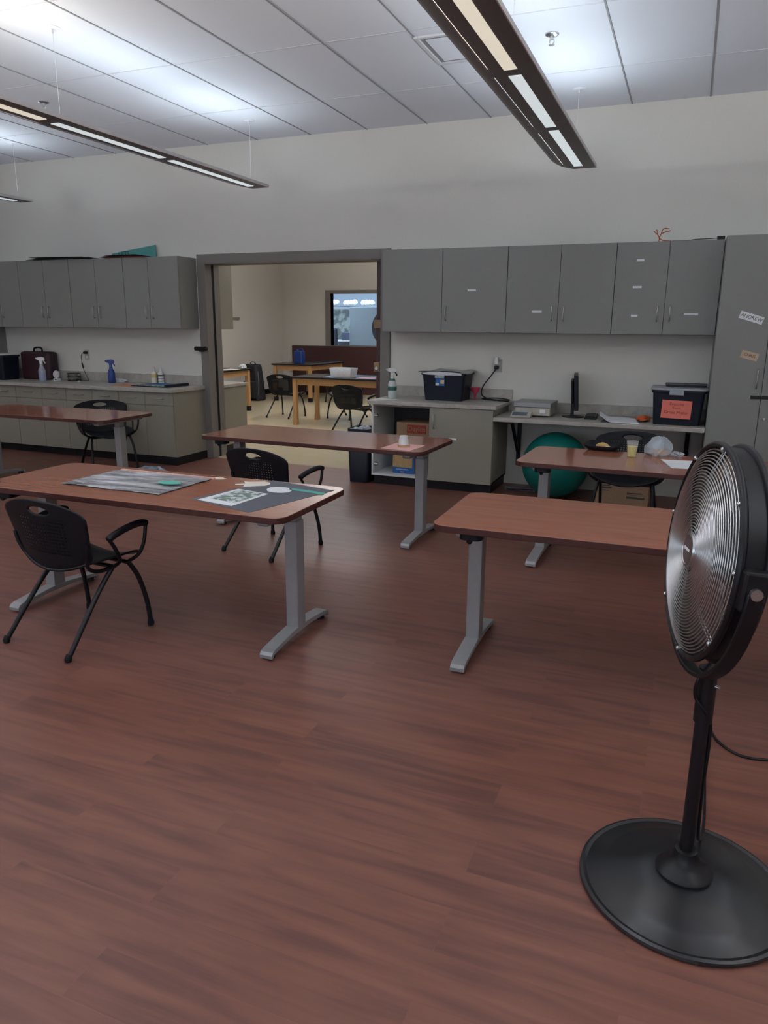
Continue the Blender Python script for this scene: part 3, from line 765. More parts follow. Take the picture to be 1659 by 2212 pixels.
o = mk('tub', bm, mat('frosted_plastic', (.55, .58, .60, 1), .35, alpha=.5), t, True); solid(o, .004)
mk('contents', crumple(nb(), (0, 0, .004), .14, .08, .03, .2, 4), mat('pinkish_parts', (.42, .16, .15, 1), .6, var=.5, scale=40), t)
sheet('loose_sheet', [(-5.20, 3.10), (-5.02, 3.08), (-5.0, 3.30), (-5.18, 3.32)], .756, mat('blueish_sheet', (.45, .55, .75, 1), .3), 'shiny bluish sheet on the near table in the next room', 'paper')
sheet('loose_sheet', [(-4.66, 3.12), (-4.36, 3.10), (-4.35, 3.32), (-4.65, 3.34)], .756, mat('dusty_pink', (.40, .2, .24, 1), .6), 'dusty pink sheet beside the plastic bin in the next room', 'paper')
sheet('loose_sheet', [(-7.62, 3.75), (-7.38, 3.72), (-7.36, 4.18), (-7.60, 4.2)], .761, M_cream, 'cream sheet lying on the left table of the next room', 'paper')
tag(mk('paper_wad', crumple(nb(), (0, 0, 0), .07, .06, .045, .15, 9), M_white, loc=(-7.42, 4.32, .762)), 'white crumpled paper on the left table of the next room', 'paper')
# rolling backpack
t = thing('backpack', 'tall black backpack standing on the floor by the left wall of the next room', 'bag', (-8.3, 6.15, 0), math.radians(-12))
bm = nb(); prism(bm, rrect(.40, .30, .09), 0, .74)
for v in bm.verts:
    if v.co.z > .5: v.co.x = v.co.x * .82 - .05; v.co.y *= .8
mk('body', bm, mat('black_nylon', (.010, .010, .014, 1), .6, bump=.2), t, True, bevel=.05, seg=4)
mk('front_pocket', prism(nb(), rrect(.30, .10, .04, 6, 0, -.18), .06, .40), mat('black_nylon_dark', (.008, .008, .012, 1), .6), t, True, bevel=.02, seg=3)
mk('handle', tube(nb(), spline([(-.12, 0, .73), (-.10, 0, .775), (0, 0, .775), (.02, 0, .73)], 5), .010, 8), M_blkm, t, True)
mk('strap', tube(nb(), spline([(.17, -.10, .60), (.22, -.13, .45), (.21, -.13, .22), (.18, -.12, .12)], 5), .012, 8), M_greyp, t, True)
# back side of shared wall: upper and base cabinets
t = thing('wall_cabinet', 'greige wall cabinet seen end-on just inside the doorway, in the next room', 'cabinet', (-6.2, WT, UZ0))
mk('body', box(0, 1.055, .001, .34, 0, .76), M_lamb, t)
mk('door', box(.53, 1.054, .341, .36, .002, .758), M_lamb, t)
t = thing('base_cabinet', 'greige base cabinet seen end-on just inside the doorway, in the next room', 'cabinet', (-6.3, WT, 0))
mk('body', box(0, 1.135, .001, .60, .09, .79), M_lamb, t)
mk('door', box(.55, 1.134, .601, .62, .094, .786), M_lamb, t)
mk('toe_kick', box(.01, 1.12, .001, .54, 0, .09), M_black_base, t)
mk('worktop', box(0, 1.15, .001, .645, .79, .825), M_counter, t, bevel=.004)
tag(mk('wall_rail', box(-.02, 0, -.75, .75, -.025, .025), M_frame, loc=(RX0 + .021, 5.74, 1.65)), 'short brown rail mounted on the left wall of the next room', 'rail')

# things in the third room
t = thing('garland', 'white cloud garland hanging across the room behind the interior window', 'decoration', (-8.6, 11.4, 2.05))
bm = nb()
mk('cord', tube(nb(), spline([(-2.2, 0, .05), (-.6, 0, -.01), (1.0, 0, -.06), (2.6, 0, -.10)], 6), .012, 6), M_greyp, t)
for k in range(9):
    x = -2.0 + k * .52
    b2 = nb(); rr = random.Random(k)
    for q in range(4):
        bmesh.ops.create_icosphere(b2, subdivisions=2, radius=.06 + .02 * rr.random(), matrix=Matrix.Translation((x + q * .09 - .14, 0, .06 - .03 * x * .6 + .015 * rr.random())))
    mk('cloud', b2, mat('bright_white_paper', (.85, .90, .95, 1), .8), t, True)
tag(mk('leafy_panel', box(-.95, .95, -.02, .02, -.40, .40), M_leafy, loc=(-9.0, 11.6, 1.56)), 'grey leafy backdrop panel behind the interior window', 'decoration')
t = thing('partition_screen', 'plain pale blue-grey screen behind the interior window', 'screen', (-7.42, 10.3, 0))
mk('panel', box(-.62, 1.6, -.02, .02, .1, 1.98), M_bluish, t, bevel=.01)
mk('stand', box(-.60, -.55, -.25, .25, 0, .1), M_steel, t); mk('stand', box(1.1, 1.15, -.25, .25, 0, .1), M_steel, t)
t = thing('craft_table', 'white-topped table with dark end behind the interior window', 'table', (-8.45, 10.9, 0))
mk('tabletop', box(-.35, .65, -.35, .35, 1.12, 1.15), M_whitep, t)
mk('side_panel', box(-.05, .6, -.33, .33, .3, 1.12), mat('navy_panel', (.02, .03, .06, 1), .6), t)
for x in (-.42, -.15):
    mk('leg', box(x, x + .04, -.33, -.29, 0, 1.12), M_whitep, t)
t = thing('office_chair', 'navy high-backed chair behind the interior window', 'chair', (-8.45, 10.0, 0))
mk('backrest', prism(nb(), rrect(.42, .09, .04), .75, 1.46), mat('navy_fabric', (.015, .022, .05, 1), .8), t, True, bevel=.04, seg=3)
mk('seat', prism(nb(), rrect(.46, .44, .06, 6, 0, -.2), .5, .58), MATS['navy_fabric'], t, True, bevel=.02)
mk('base', tube(nb(), [(0, -.2, 0), (0, -.2, .5)], .04, 10), M_blkm, t, True)
tag(mk('monitor_box', box(-.13, .13, -.1, .1, 0, .2), mat('navy_box', (.015, .03, .07, 1), .5), loc=(-8.38, 10.9, 1.15), bevel=.02), 'navy box on the white-topped table behind the interior window', 'box')
tag(mk('toy_ball', lathe(nb(), [(0, 0), (.07, .02), (.11, .07), (.125, .125), (.11, .18), (.07, .23), (0, .25)], 20), M_teal, smooth=True, loc=(-8.18, 9.3, .985)), 'teal round toy at the bottom corner of the interior window', 'toy')
tag(mk('storage_crate', box(-.3, .3, -.2, .2, 0, .985), mat('dusky_crate', (.25, .22, .27, 1), .7), loc=(-8.18, 9.3, 0)), 'dusky crate under the teal toy behind the interior window', 'crate')

# ------------------------------------------------------------------ totes and counter things
def tote(name, label, loc, w0, w1, d, h, m_body, m_lid, lidz=.018, rz=0.0, floppy=False):
    t = thing(name, label, 'storage bin', loc, rz)
    bm = nb(); lo = rrect(w0, d * .9, .025, 5, 0, d / 2); hi = rrect(w1, d, .03, 5, 0, d / 2)
    a = [bm.verts.new((x, y, 0)) for x, y in lo]; c = [bm.verts.new((x, y, h)) for x, y in hi]
    n = len(lo); bm.faces.new(a[::-1]); bm.faces.new(c)
    for i in range(n): bm.faces.new((a[i], a[(i + 1) % n], c[(i + 1) % n], c[i]))
    mk('tub', bm, m_body, t, True, bevel=.004)
    mk('rim', prism(nb(), rrect(w1 + .022, d + .022, .035, 5, 0, d / 2), h - .02, h), m_body, t, bevel=.004)
    if not floppy:
        mk('lid', prism(nb(), rrect(w1 + .04, d + .035, .04, 5, 0, d / 2), h, h + lidz), m_lid, t, bevel=.006, seg=3)
    return t
t = tote('storage_tote', 'navy storage tote with a silvery film lid on the short countertop', (-2.165, -.385, RZT), .375, .43, .33, .262, M_navy, M_lid, floppy=True)
bm = nb(); N_ = 14; g = []
for i in range(N_ + 1):
    row = []
    for j in range(N_ + 1):
        u, v = -1 + 2 * i / N_, j / N_
        z = .266 + .016 * (1 - u * u) + .007 * math.sin(5 * u + 4 * v) + .006 * math.sin(9 * v * u + 1)
        row.append(bm.verts.new((u * .245, -.02 + v * .375, z)))
    g.append(row)
for i in range(N_):
    for j in range(N_): bm.faces.new((g[i][j], g[i + 1][j], g[i + 1][j + 1], g[i][j + 1]))
o = mk('lid', bm, mat('grey_film_lid', (.26, .27, .25, 1), .3, bump=.4, scale=12), t, True, angle=80); solid(o, .004)
o = mk('film_edge', crumple(nb(), (0, -.012, .245), .19, .012, .018, .18, 3), mat('silver_film', (.62, .62, .66, 1), .3), t)
mk('latch', box(-.075, .02, -.028, -.006, .215, .245), M_lid, t, bevel=.006)
o = mk('product_label', box(-.07, .02, -.0155, .02, .145, .212), M_bluecard, t)
mk('label_patch', box(-.068, -.035, -.0165, -.0155, .147, .172), M_whitep, o); mk('label_patch', box(-.02, .018, -.0165, -.0155, .165, .2), M_yel, o)
t = tote('storage_tote', 'black storage bin with grey lid and coral note on the desk counter', (-.045, -.53, DZT), .37, .415, .36, .292, M_navy, M_lid)
mk('latch', box(-.075, .04, -.034, -.004, .255, .300), M_lid, t, bevel=.006)
nt_ = mk('note', box(-.118, .118, -.003, -.0015, -.076, .076), M_coral, t, loc=(-.008, -.0005, .135), rot=(math.radians(2.5), math.radians(1.5), 0)); nt_['label'] = 'coral paper note'
for s_, zz, sz in (('Exercise', .045, .034), ('Tools', .012, .03), ('Gross Motor', -.026, .036)):
    text('handwriting', s_, sz, M_red, nt_, (0, -.0035, zz), (PI / 2, 0, 0))
t = thing('dark_tray', 'thin dark tray lying on the grey lid of the black desk bin', 'tray', (.005, -.24, DZT + .311))
mk('tray_body', prism(nb(), rrect(.33, .18, .02), 0, .016), M_blkm, t, bevel=.004); mk('rim', prism(nb(), rrect(.34, .19, .02), .016, .022), M_greyp, t, bevel=.002)
t = tote('storage_tote', 'black bin with pale lid at the left end of the left counter', (-7.965, -.485, CLZ), .36, .40, .27, .30, M_navy, M_whitep)
mk('latch', box(-.03, .03, -.016, -.004, .215, .235), M_steel, t)
t = thing('carry_case', 'maroon carry case with black handle standing on the left counter', 'case', (-7.56, -.11, CLZ))
mk('shell', prism(nb(), rrect(.48, .17, .05), 0, .335), M_maroonc, t, True, bevel=.02, seg=3)
mk('edge_binding', prism(nb(), rrect(.49, .03, .012), .0, .342), M_blkm, t, bevel=.01)
mk('handle', tube(nb(), spline([(-.075, 0, .335), (-.065, 0, .375), (-.02, 0, .388), (.03, 0, .388), (.06, 0, .372), (.065, 0, .335)], 5), .011, 10), M_blk, t, True)

def spray(name, label, loc, m_body, m_trig, h, liquid=None, band=None, rz=0.0):
    t = thing(name, label, 'spray bottle', loc, rz)
    b_ = h * .66
    if liquid:
        prof = [(0, 0), (.036, 0), (.040, .008), (.041, b_ * .55), (.0, b_ * .55)]
        mk('liquid', lathe(nb(), [(0, .002)] + [(r - .0012, z + .002) for r, z in prof[1:4]] + [(0, b_ * .55 + .002)], 24), liquid, t, True)
        pr = [(0, 0), (.037, 0), (.041, .006), (.042, b_ * .62), (.036, b_ * .70), (.022, b_ * .86), (.019, b_)]
    else:
        pr = [(0, 0), (.039, 0), (.043, .006), (.043, b_ * .62), (.036, b_ * .74), (.021, b_ * .88), (.018, b_)]
    bd = mk('bottle', lathe(nb(), pr + [(0, b_)], 24), m_body, t, True)
    if band:
        mk('product_label', lathe(nb(), [(.0436, b_ * .36), (.0442, b_ * .37), (.0442, b_ * .54), (.0436, b_ * .55)], 24), band, bd, True)
        mk('collar_label', lathe(nb(), [(.029, b_ * .80), (.030, b_ * .805), (.0225, b_ * .90), (.0215, b_ * .905)], 24), band, bd, True)
    tr = nb(); B(tr, -.016, .016, -.016, .016, b_, b_ + .04)
    z = b_ + .04
    pts = [(-.052, z + .012), (-.045, z + .038), (.005, z + .045), (.040, z + .036), (.044, z + .006), (.022, z), (-.02, z)]
    a = [tr.verts.new((x, -.014, q)) for x, q in pts]; c = [tr.verts.new((x, .014, q)) for x, q in pts]
    tr.faces.new(a); tr.faces.new(c[::-1])
    for i in range(len(pts)): tr.faces.new((a[i], a[(i + 1) % len(pts)], c[(i + 1) % len(pts)], c[i]))
    sp = mk('sprayer_head', tr, m_trig, t, bevel=.004)
    mk('trigger', tube(nb(), spline([(.025, 0, z + .005), (.036, 0, z - .012), (.046, 0, z - .035)], 4), [.007] * 8 + [.004], 8), m_trig if not band else M_blk, sp, True)
    mk('nozzle', tube(nb(), [(-.05, 0, z + .026), (-.062, 0, z + .026)], .009, 10), m_trig, sp, True)
    return t
spray('spray_bottle', 'clear spray bottle of blue cleaner with white trigger on the left counter', (-7.27, -.36, CLZ), M_bottle, M_whitep, .31, M_liquid, rz=.5)
spray('spray_bottle', 'all-blue spray bottle on the left counter', (-6.36, -.19, CLZ), M_blue, M_blue, .285, rz=.5)
spray('spray_bottle', 'white spray bottle with green labels on the counter beside the doorway', (-2.705, -.335, RZT), mat('pale_bottle', (.60, .66, .64, 1), .3, trans=.15), M_whitep, .325, band=M_green, rz=.4)

# left counter small things
t = thing('desk_clock', 'small round white clock on a stand on the left counter', 'clock', (-7.16, -.24, CLZ))
mk('dial', lathe(nb(), [(0, 0), (.048, 0), (.05, .01), (.045, .02), (0, .022)], 28), mat('pale_pink_white', (.62, .56, .58, 1), .4), t, True, loc=(0, 0, .075), rot=(PI / 2, 0, 0))
mk('foot', box(-.035, .035, -.035, .025, 0, .03), M_whitep, t, bevel=.008)
mk('button', tube(nb(), [(.01, -.035, .018), (.01, -.04, .018)], .009, 10), M_blk, t, True)
t = thing('bowl_stack', 'two pale bowls in a dark wire holder on the left counter', 'bowls', (-6.98, -.15, CLZ))
for k in range(2):
    mk('bowl', lathe(nb(), [(0, 0), (.035, 0), (.06, .018), (.07, .032), (.066, .032), (.05, .012), (0, .006)], 24, (-.02, 0, .012 + .04 * k)), M_ivory, t, True)
bm = nb()
for zz in (.006, .05, .09): tube(bm, [(.078 * math.cos(a * PI / 12) + .0, .078 * math.sin(a * PI / 12), zz) for a in range(24)], .004, 6, closed=True)
for a in (20, 140, 260): tube(bm, [(.078 * math.cos(math.radians(a)), .078 * math.sin(math.radians(a)), 0), (.078 * math.cos(math.radians(a)), .078 * math.sin(math.radians(a)), .09)], .004, 6)
mk('wire_holder', bm, M_blkm, t, True)
def outlet(label, x, z):
    t = thing('wall_outlet', label, 'outlet', (x, 0, z))
    mk('cover_plate', box(-.036, .036, -.006, 0, -.06, .06), M_ivory, t, bevel=.003)
    for s in (-1, 1): mk('socket', box(-.016, .016, -.008, -.006, s * .027 - .014, s * .027 + .014), M_whitep, t, bevel=.003)
outlet('ivory wall outlet above the left counter with a black plug in it', -6.885, 1.155)
t = thing('charger_cable', 'thin black charger cable dangling from the left wall outlet', 'cable', (-6.885, -.008, 1.155))
mk('plug', box(-.02, .025, -.04, -.001, .012, .042), M_blk, t, bevel=.006)
mk('wire', tube(nb(), spline([(-.02, -.03, .027), (-.055, -.035, -.01), (-.05, -.035, -.12), (-.035, -.035, -.17), (.0, -.05, -.22), (.07, -.08, -.300), (.05, -.11, -.306), (.0, -.14, -.306)], 6), .0032, 6), M_blkm, t, True)
mk('inline_switch', tube(nb(), [(-.053, -.035, -.10), (-.036, -.035, -.16)], .009, 8), M_blk, t, True)
tag(mk('cleaning_cloth', crumple(nb(), (0, 0, 0), .13, .05, .025, .2, 11), M_cloth, loc=(-6.37, -.085, CLZ)), 'white cloth lying behind the blue spray bottle', 'cloth')
tag(mk('bottle_cap', tube(nb(), [(0, 0, 0), (0, 0, .014)], .014, 12), M_whitep, smooth=True, loc=(-6.80, -.26, CLZ)), 'tiny white cap on the left counter below the charger', 'cap')
sheet('construction_paper', [(-6.09, -.53), (-5.83, -.50), (-5.79, -.27), (-6.10, -.28)], CLZ, M_orange, 'orange paper on the left counter beside the dark picture board', 'paper')
t = thing('picture_board', 'dark framed board with newsprint and blue sheet at the end of the left counter', 'board', (-5.57, -.28, CLZ), math.radians(-3))
mk('board', box(-.27, .26, -.20, .17, 0, .01), M_blkm, t, bevel=.002)
mk('newsprint', box(-.25, .20, -.19, -.05, .01, .0125), M_news, t); mk('blue_sheet', box(-.16, .19, -.09, .15, .0127, .0155), M_bluesheet, t)
mk('raised_edge', box(.20, .26, -.18, .17, .01, .03), M_navy, t, bevel=.004)
def squeeze(label, loc, m1, m2, bands):
    t = thing('squeeze_bottle', label, 'bottle', loc)
    mk('body', lathe(nb(), [(0, 0), (.032, 0), (.034, .006), (.034, .115), (.028, .135), (.016, .145), (0, .145)], 20), m1, t, True)
    mk('cap', lathe(nb(), [(.016, .145), (.017, .146), (.015, .175), (.009, .195), (0, .196)], 16), m2, t, True)
    for a, b_, m in bands: mk('label_band', lathe(nb(), [(.0342, a), (.0348, a + .001), (.0348, b_ - .001), (.0342, b_)], 20), m, t, True)
squeeze('squeeze bottle with yellow top on the left counter, left of the striped one', (-5.84, -.06, CLZ), M_cream, M_whitep, [(.07, .115, M_yel)])
squeeze('white squeeze bottle with dark label stripes on the left counter', (-5.74, -.06, CLZ), M_whitep, M_whitep, [(.09, .108, M_ink), (.03, .036, M_ink), (.06, .066, M_ink)])

# on top of the left cabinets
t = thing('teal_sign', 'teal lettered board leaning above the left wall cabinets', 'board', (-6.02, -.03, LZ1))
bm = nb(); a = [bm.verts.new((x, -.004, z)) for x, z in ((-.34, 0), (.30, 0), (.295, .155), (-.33, .075))]; c = [bm.verts.new((v.co.x, .004, v.co.z)) for v in a]
bm.faces.new(a); bm.faces.new(c[::-1])
for i in range(4): bm.faces.new((a[i], a[(i + 1) % 4], c[(i + 1) % 4], c[i]))
mk('board', bm, M_tealb, t)
text('lettering', 'ARTS', .075, mat('dark_teal_ink', (.01, .08, .08, 1), .8), t, (-.16, -.0055, .065), (PI / 2, -.07, 0))
def boards(label, x0, x1, m, tilt, seed, lay=3):
    t = thing('poster_boards', label, 'board', ((x0 + x1) / 2, -.20, LZ1)); w = x1 - x0
    for k in range(lay):
        mk('sheet', box(-w / 2 + .04 * k, w / 2 - .07 * k, -.16, .15, 0, .003), m[k % len(m)], t, loc=(0, 0, .003 + .010 * k), rot=(0, math.radians(tilt * (k - 1)), math.radians(2 * k - 2)))
boards('black poster boards stacked on the wall cabinet over the maroon case', -7.36, -6.38, [M_blkm], .5, 1)
boards('dark and red poster boards on the wall cabinet below the teal sign', -6.25, -5.62, [M_red, M_blkm, M_navy], -.6, 2)

# right counter small things
t = thing('funnel', 'pink plastic funnel standing on the short countertop beside the tote', 'funnel', (-1.905, -.155, RZT))
mk('cone', lathe(nb(), [(.008, .0), (.009, .03), (.016, .06), (.05, .108), (.052, .125), (.049, .125), (.047, .109), (.013, .062), (.006, .03), (.005, 0)], 28), M_pink, t, True)
sheet('paper_slip', [(-2.80, -.52), (-2.62, -.50), (-2.60, -.42), (-2.79, -.43)], RZT, M_white, 'white slip of paper under the white spray bottle', 'paper')
outlet('ivory wall outlet above the short countertop, with a white adapter', -1.722, 1.158)
t = thing('power_cable', 'thick black power cable looping from the outlet onto the short countertop', 'cable', (-1.722, -.008, 1.158))
mk('adapter', tube(nb(), [(-.012, -.03, .02), (-.012, -.03, .085)], [.026, .022], 14), M_whitep, t, True)
mk('plug', box(-.03, .012, -.05, -.001, -.03, .005), M_blk, t, bevel=.006)
mk('wire', tube(nb(), spline([(-.012, -.04, -.03), (-.06, -.05, -.10), (-.125, -.08, -.20), (-.12, -.11, -.28), (-.02, -.13, -.315), (.14, -.15, -.315), (.14, -.10, -.313), (.02, -.07, -.305), (-.12, -.10, -.313), (-.03, -.16, -.316), (.12, -.21, -.316), (.175, -.24, -.316)], 7), .006, 8), M_blkm, t, True)
t = thing('bench_scale', 'cream and steel platform scale on the desk counter', 'scale', (-1.285, -.27, DZT))
mk('body', prism(nb(), rrect(.33, .34, .015), .012, .085), M_scale, t, bevel=.004)
mk('weighing_plate', prism(nb(), rrect(.35, .37, .012), .088, .128), M_plate, t, bevel=.004)
for x in (-.13, .13):
    for y in (-.13, .13): mk('foot', tube(nb(), [(x, y, 0), (x, y, .012)], .015, 10), M_blk, t, True)
bm = nb(); a = [(-.295, .002), (-.30, .012), (-.21, .05), (-.20, .045), (-.20, .002)]
vs = [[bm.verts.new((x, y, z)) for y, z in a] for x in (-.175, .01)]
bm.faces.new(vs[0]); bm.faces.new(vs[1][::-1])
for i in range(5): bm.faces.new((vs[0][i], vs[0][(i + 1) % 5], vs[1][(i + 1) % 5], vs[1][i]))
cp = mk('control_panel', bm, M_scale, t, bevel=.003)
mk('display', box(-.075, .06, -.028, .028, 0, .002), M_lcd, cp, loc=(-.085, -.255, .0325), rot=(math.radians(22), 0, 0))
mk('sticker', box(.07, .12, -.1715, -.17, .035, .07), M_white, t)
# monitor turned edge-on
t = thing('monitor', 'black computer monitor on the desk counter, turned edge-on', 'monitor', (-.935, -.28, DZT), math.radians(97.7))
mk('base', lathe(nb(), [(0, 0), (.10, 0), (.10, .008), (.03, .018), (0, .018)], 32), M_blkm, t, True)
mk('stand', box(-.035, .035, -.005, .025, .015, .16), M_blkm, t, bevel=.004)
pn = mk('panel', box(-.24, .24, -.02, .016, -.155, .155), M_blk, t, loc=(0, -.012, .235), rot=(math.radians(-4), 0, 0), bevel=.005)
mk('screen', box(-.225, .225, -.0215, -.02, -.14, .14), M_screen, pn)
mk('rear_housing', box(-.17, .17, .016, .045, -.10, .11), M_blkm, pn, bevel=.015)
t = thing('keyboard', 'black keyboard lying beside the monitor base', 'keyboard', (-.772, -.28, DZT), math.radians(3))
mk('case', box(-.052, .052, -.15, .17, 0, .022), M_blk, t, bevel=.006)
mk('keys', box(-.04, .04, -.13, .15, .022, .028), M_blkm, t, bevel=.003)
# curled sheet
t = thing('curled_chart', 'large white chart paper with a curled edge on the desk counter', 'paper', (-.515, -.40, DZT))
bm = nb(); g = []
for i in range(21):
    u = i / 20; x = -.20 + .33 * u
    z = .004 + .052 * math.exp(-((u - .0) / .16) ** 2) * (0.25 + .75) if u < .3 else .004 + .052 * math.exp(-(u / .16) ** 2)
    row = [bm.verts.new((x + .05 * (1 - v), -.19 + .40 * v, z * (1 if v > .2 else 1) + .012 * math.sin(PI * u) * v)) for v in [j / 8 for j in range(9)]]
    g.append(row)
for i in range(20):
    for j in range(8): bm.faces.new((g[i][j], g[i + 1][j], g[i + 1][j + 1], g[i][j + 1]))
o = mk('sheet', bm, M_white, t, True, angle=80); solid(o, .0015)
mk('back_sheet', box(-.14, .11, -.19, .0, 0, .003), M_greyp, t)
t = thing('orange_pouch', 'bright orange fabric pouch lying on the desk counter by the black bin', 'pouch', (-.322, -.28, DZT))
mk('fabric', crumple(nb(), (0, 0, 0), .06, .13, .024, .12, 21), M_orangeb, t, True); mk('zip_edge', tube(nb(), spline([(-.04, -.14, .006), (-.0, -.150, .008), (.045, -.12, .012)], 5), .006, 6), M_blkm, t, True)

# on top of the right cabinets
t = thing('twig_craft', 'orange pipe-cleaner twig standing on the right wall cabinet', 'craft', (-.33, -.26, UZ1))
bm = nb()
for pts in ([(0, 0, .0), (.0, 0, .03), (-.012, 0, .055), (-.05, 0, .09)], [(-.012, 0, .055), (-.02, 0, .085), (-.028, 0, .10)], [(0, 0, .03), (.012, 0, .065), (.028, 0, .105), (.075, 0, .102)],
            [(.012, 0, .065), (.045, 0, .078), (.085, 0, .088)], [(.0, 0, .03), (.03, 0, .012), (.08, 0, .006), (.11, 0, .004)]):
    tube(bm, spline(pts, 4), .0042, 6)
mk('stems', bm, mat('orange_chenille', (.42, .09, .03, 1), .9), t, True)
t = thing('loose_wire', 'thin black wire lying along the top of the right wall cabinets', 'cable', (-.1, -.27, UZ1))
mk('wire', tube(nb(), spline([(-.12, 0, .004), (-.02, 0, .003), (.07, -.01, .010), (.14, 0, .012), (.23, .0, .016)], 6), .0035, 6), M_blkm, t, True)
mk('connector', box(.22, .28, -.012, .012, .004, .03), M_blk, t, bevel=.004)

# inside the open bay / floor things
t = thing('cardboard_box', 'brown cardboard box with red printed label on the open cabinet shelf', 'box', (-2.42, -.28, .418))
mk('carton', box(-.19, .185, -.17, .20, 0, .195), M_card, t, bevel=.003)
lb = mk('printed_panel', box(-.08, .12, -.1712, -.17, .09, .175), M_red, t)
text('lettering', 'Daylos', .066, M_card, lb, (.02, -.172, .133), (PI / 2, 0, 0))
t = thing('supply_box', 'opened blue and brown box on the floor of the open cabinet', 'box', (-2.50, -.33, .108))
mk('carton', box(-.13, .095, -.16, .14, 0, .20), M_bluecard, t, bevel=.002)
fl = mk('torn_flap', box(-.132, .075, -.1645, -.1605, .062, .205), mat('kraft_flap', (.42, .28, .13, 1), .9), t, rot=(0, math.radians(1), 0)); fl['label'] = 'plain kraft flap'
text('lettering', 'ANTIBACTERIAL', .018, M_white, t, (-.03, -.161, .04), (PI / 2, 0, 0)); text('lettering', 'wipes', .018, M_white, t, (-.03, -.161, .018), (PI / 2, 0, 0))
mk('side_panel', box(.0952, .098, -.15, .13, .0, .19), M_card, t)
t = thing('waste_bin', 'black waste bin with crumpled litter beside the doorway, against the base cabinet', 'bin', (-2.965, -.46, 0))
bm = nb(); prof = rrect(.235, .30, .04, 5)
a = [bm.verts.new((x * .86, y * .86, 0)) for x, y in prof]; c = [bm.verts.new((x, y, .54)) for x, y in prof]
n = len(prof); bm.faces.new(a[::-1])
for i in range(n): bm.faces.new((a[i], a[(i + 1) % n], c[(i + 1) % n], c[i]))
o = mk('tub', bm, M_navy, t, True); solid(o, .006)
mk('liner', crumple(nb(), (.03, -.03, .47), .075, .10, .05, .22, 5), mat('grey_liner', (.34, .35, .40, 1), .35), t)
mk('litter', crumple(nb(), (-.05, -.06, .485), .06, .07, .035, .22, 6), mat('green_white_litter', (.40, .48, .44, 1), .6, var=.5, scale=30), t)
tag(mk('exercise_ball', lathe(nb(), [(.30 * math.sin(PI * k / 24), .30 - .30 * math.cos(PI * k / 24)) for k in range(25)], 48), M_ball, smooth=True, loc=(-1.045, -.43, 0)),
    'large teal exercise ball under the desk counter', 'ball')
t = thing('shipping_carton', 'brown shipping carton on the floor under the desk counter behind a chair', 'box', (-.43, -.40, 0))
mk('carton', box(-.225, .225, -.21, .21, 0, .43), M_card, t, bevel=.003)
for x, z, w, h in ((-.15, .185, .10, .010), (-.14, .165, .11, .016), (-.145, .14, .08, .008), (.11, .13, .13, .008), (.12, .115, .15, .003), (.12, .09, .15, .018)):
    mk('print_mark', box(x - w / 2, x + w / 2, -.2115, -.21, z - h / 2, z + h / 2), M_ink, t)
t = thing('power_strip', 'black power strip with cables on the floor under the desk counter', 'power strip', (-1.38, -.30, 0))
mk('case', box(-.15, .15, -.03, .03, 0, .035), M_greyp, t, bevel=.006)
mk('cord', tube(nb(), spline([(.15, 0, .015), (.05, -.08, .03), (-.08, -.07, .02), (-.16, .05, .012), (0, .09, .012)], 6), .006, 6), M_blkm, t, True)
tag(mk('plastic_bag', crumple(nb(), (0, 0, 0), .15, .11, .05, .2, 14), M_bluebag, loc=(-5.10, -1.12, 0)), 'bluish crumpled plastic bag on the floor behind the far left table', 'bag')

# ------------------------------------------------------------------ things on the tables
# doorway table
Z3 = .708
sheet('pink_paper', [(-1.92, -2.548), (-1.698, -2.574), (-1.674, -2.322), (-1.903, -2.288)], Z3, M_pinkp, 'pink sheet of paper under the small white cup', 'paper')
t = thing('upturned_cup', 'small white upturned cup on a tan coaster, on the pink paper', 'cup', (-1.797, -2.425, Z3 + .0012))
mk('coaster', lathe(nb(), [(0, 0), (.044, 0), (.044, .012), (0, .012)], 24), mat('tan_cork', (.50, .27, .15, 1), .8), t, True)
mk('cup', lathe(nb(), [(.034, .0125), (.037, .014), (.034, .05), (.028, .076), (.024, .078), (0, .078)], 24), M_whitep, t, True)
# food table
Z4 = .706
t = thing('food_tray', 'black plastic food tray holding a piece of bread', 'tray', (-.49, -1.90, Z4), math.radians(-4))
bm = nb(); lo = rrect(.18, .22, .04, 3); hi = rrect(.25, .29, .05, 3)
a = [bm.verts.new((x, y, 0)) for x, y in lo]; c = [bm.verts.new((x, y, .036)) for x, y in hi]; n = len(lo); bm.faces.new(a[::-1])
for i in range(n): bm.faces.new((a[i], a[(i + 1) % n], c[(i + 1) % n], c[i]))
o = mk('tray', bm, M_blk, t, True); solid(o, .003)
tag(mk('bread_piece', crumple(nb(), (0, 0, 0), .045, .032, .022, .12, 31), M_bread, loc=(-.50, -1.90, Z4 + .003), smooth=True), 'torn piece of bread in the black food tray', 'food')
tag(mk('napkin_scrap', crumple(nb(), (0, 0, 0), .028, .02, .014, .2, 32), M_white, loc=(-.455, -1.97, Z4 + .003)), 'white napkin scrap beside the bread in the tray', 'napkin')
t = thing('juice_cup', 'clear plastic cup of yellow juice on the food table', 'cup', (-.285, -2.17, Z4))
mk('cup', lathe(nb(), [(0, 0), (.026, 0), (.028, .003), (.038, .104), (.0395, .106), (.0375, .106), (.0265, .004), (0, .003)], 32), mat('frosted_cup', (.72, .74, .74, 1), .25, alpha=.22), t, True)
mk('juice', lathe(nb(), [(0, .004), (.0255, .0042), (.0328, .070), (0, .070)], 32), M_juice, t, True)
t = thing('sandwich_bag', 'clear plastic bag with a sandwich on the food table', 'bag', (-.125, -2.03, Z4))
bm = nb(); rr = random.Random(5); seg = 22; rings = []
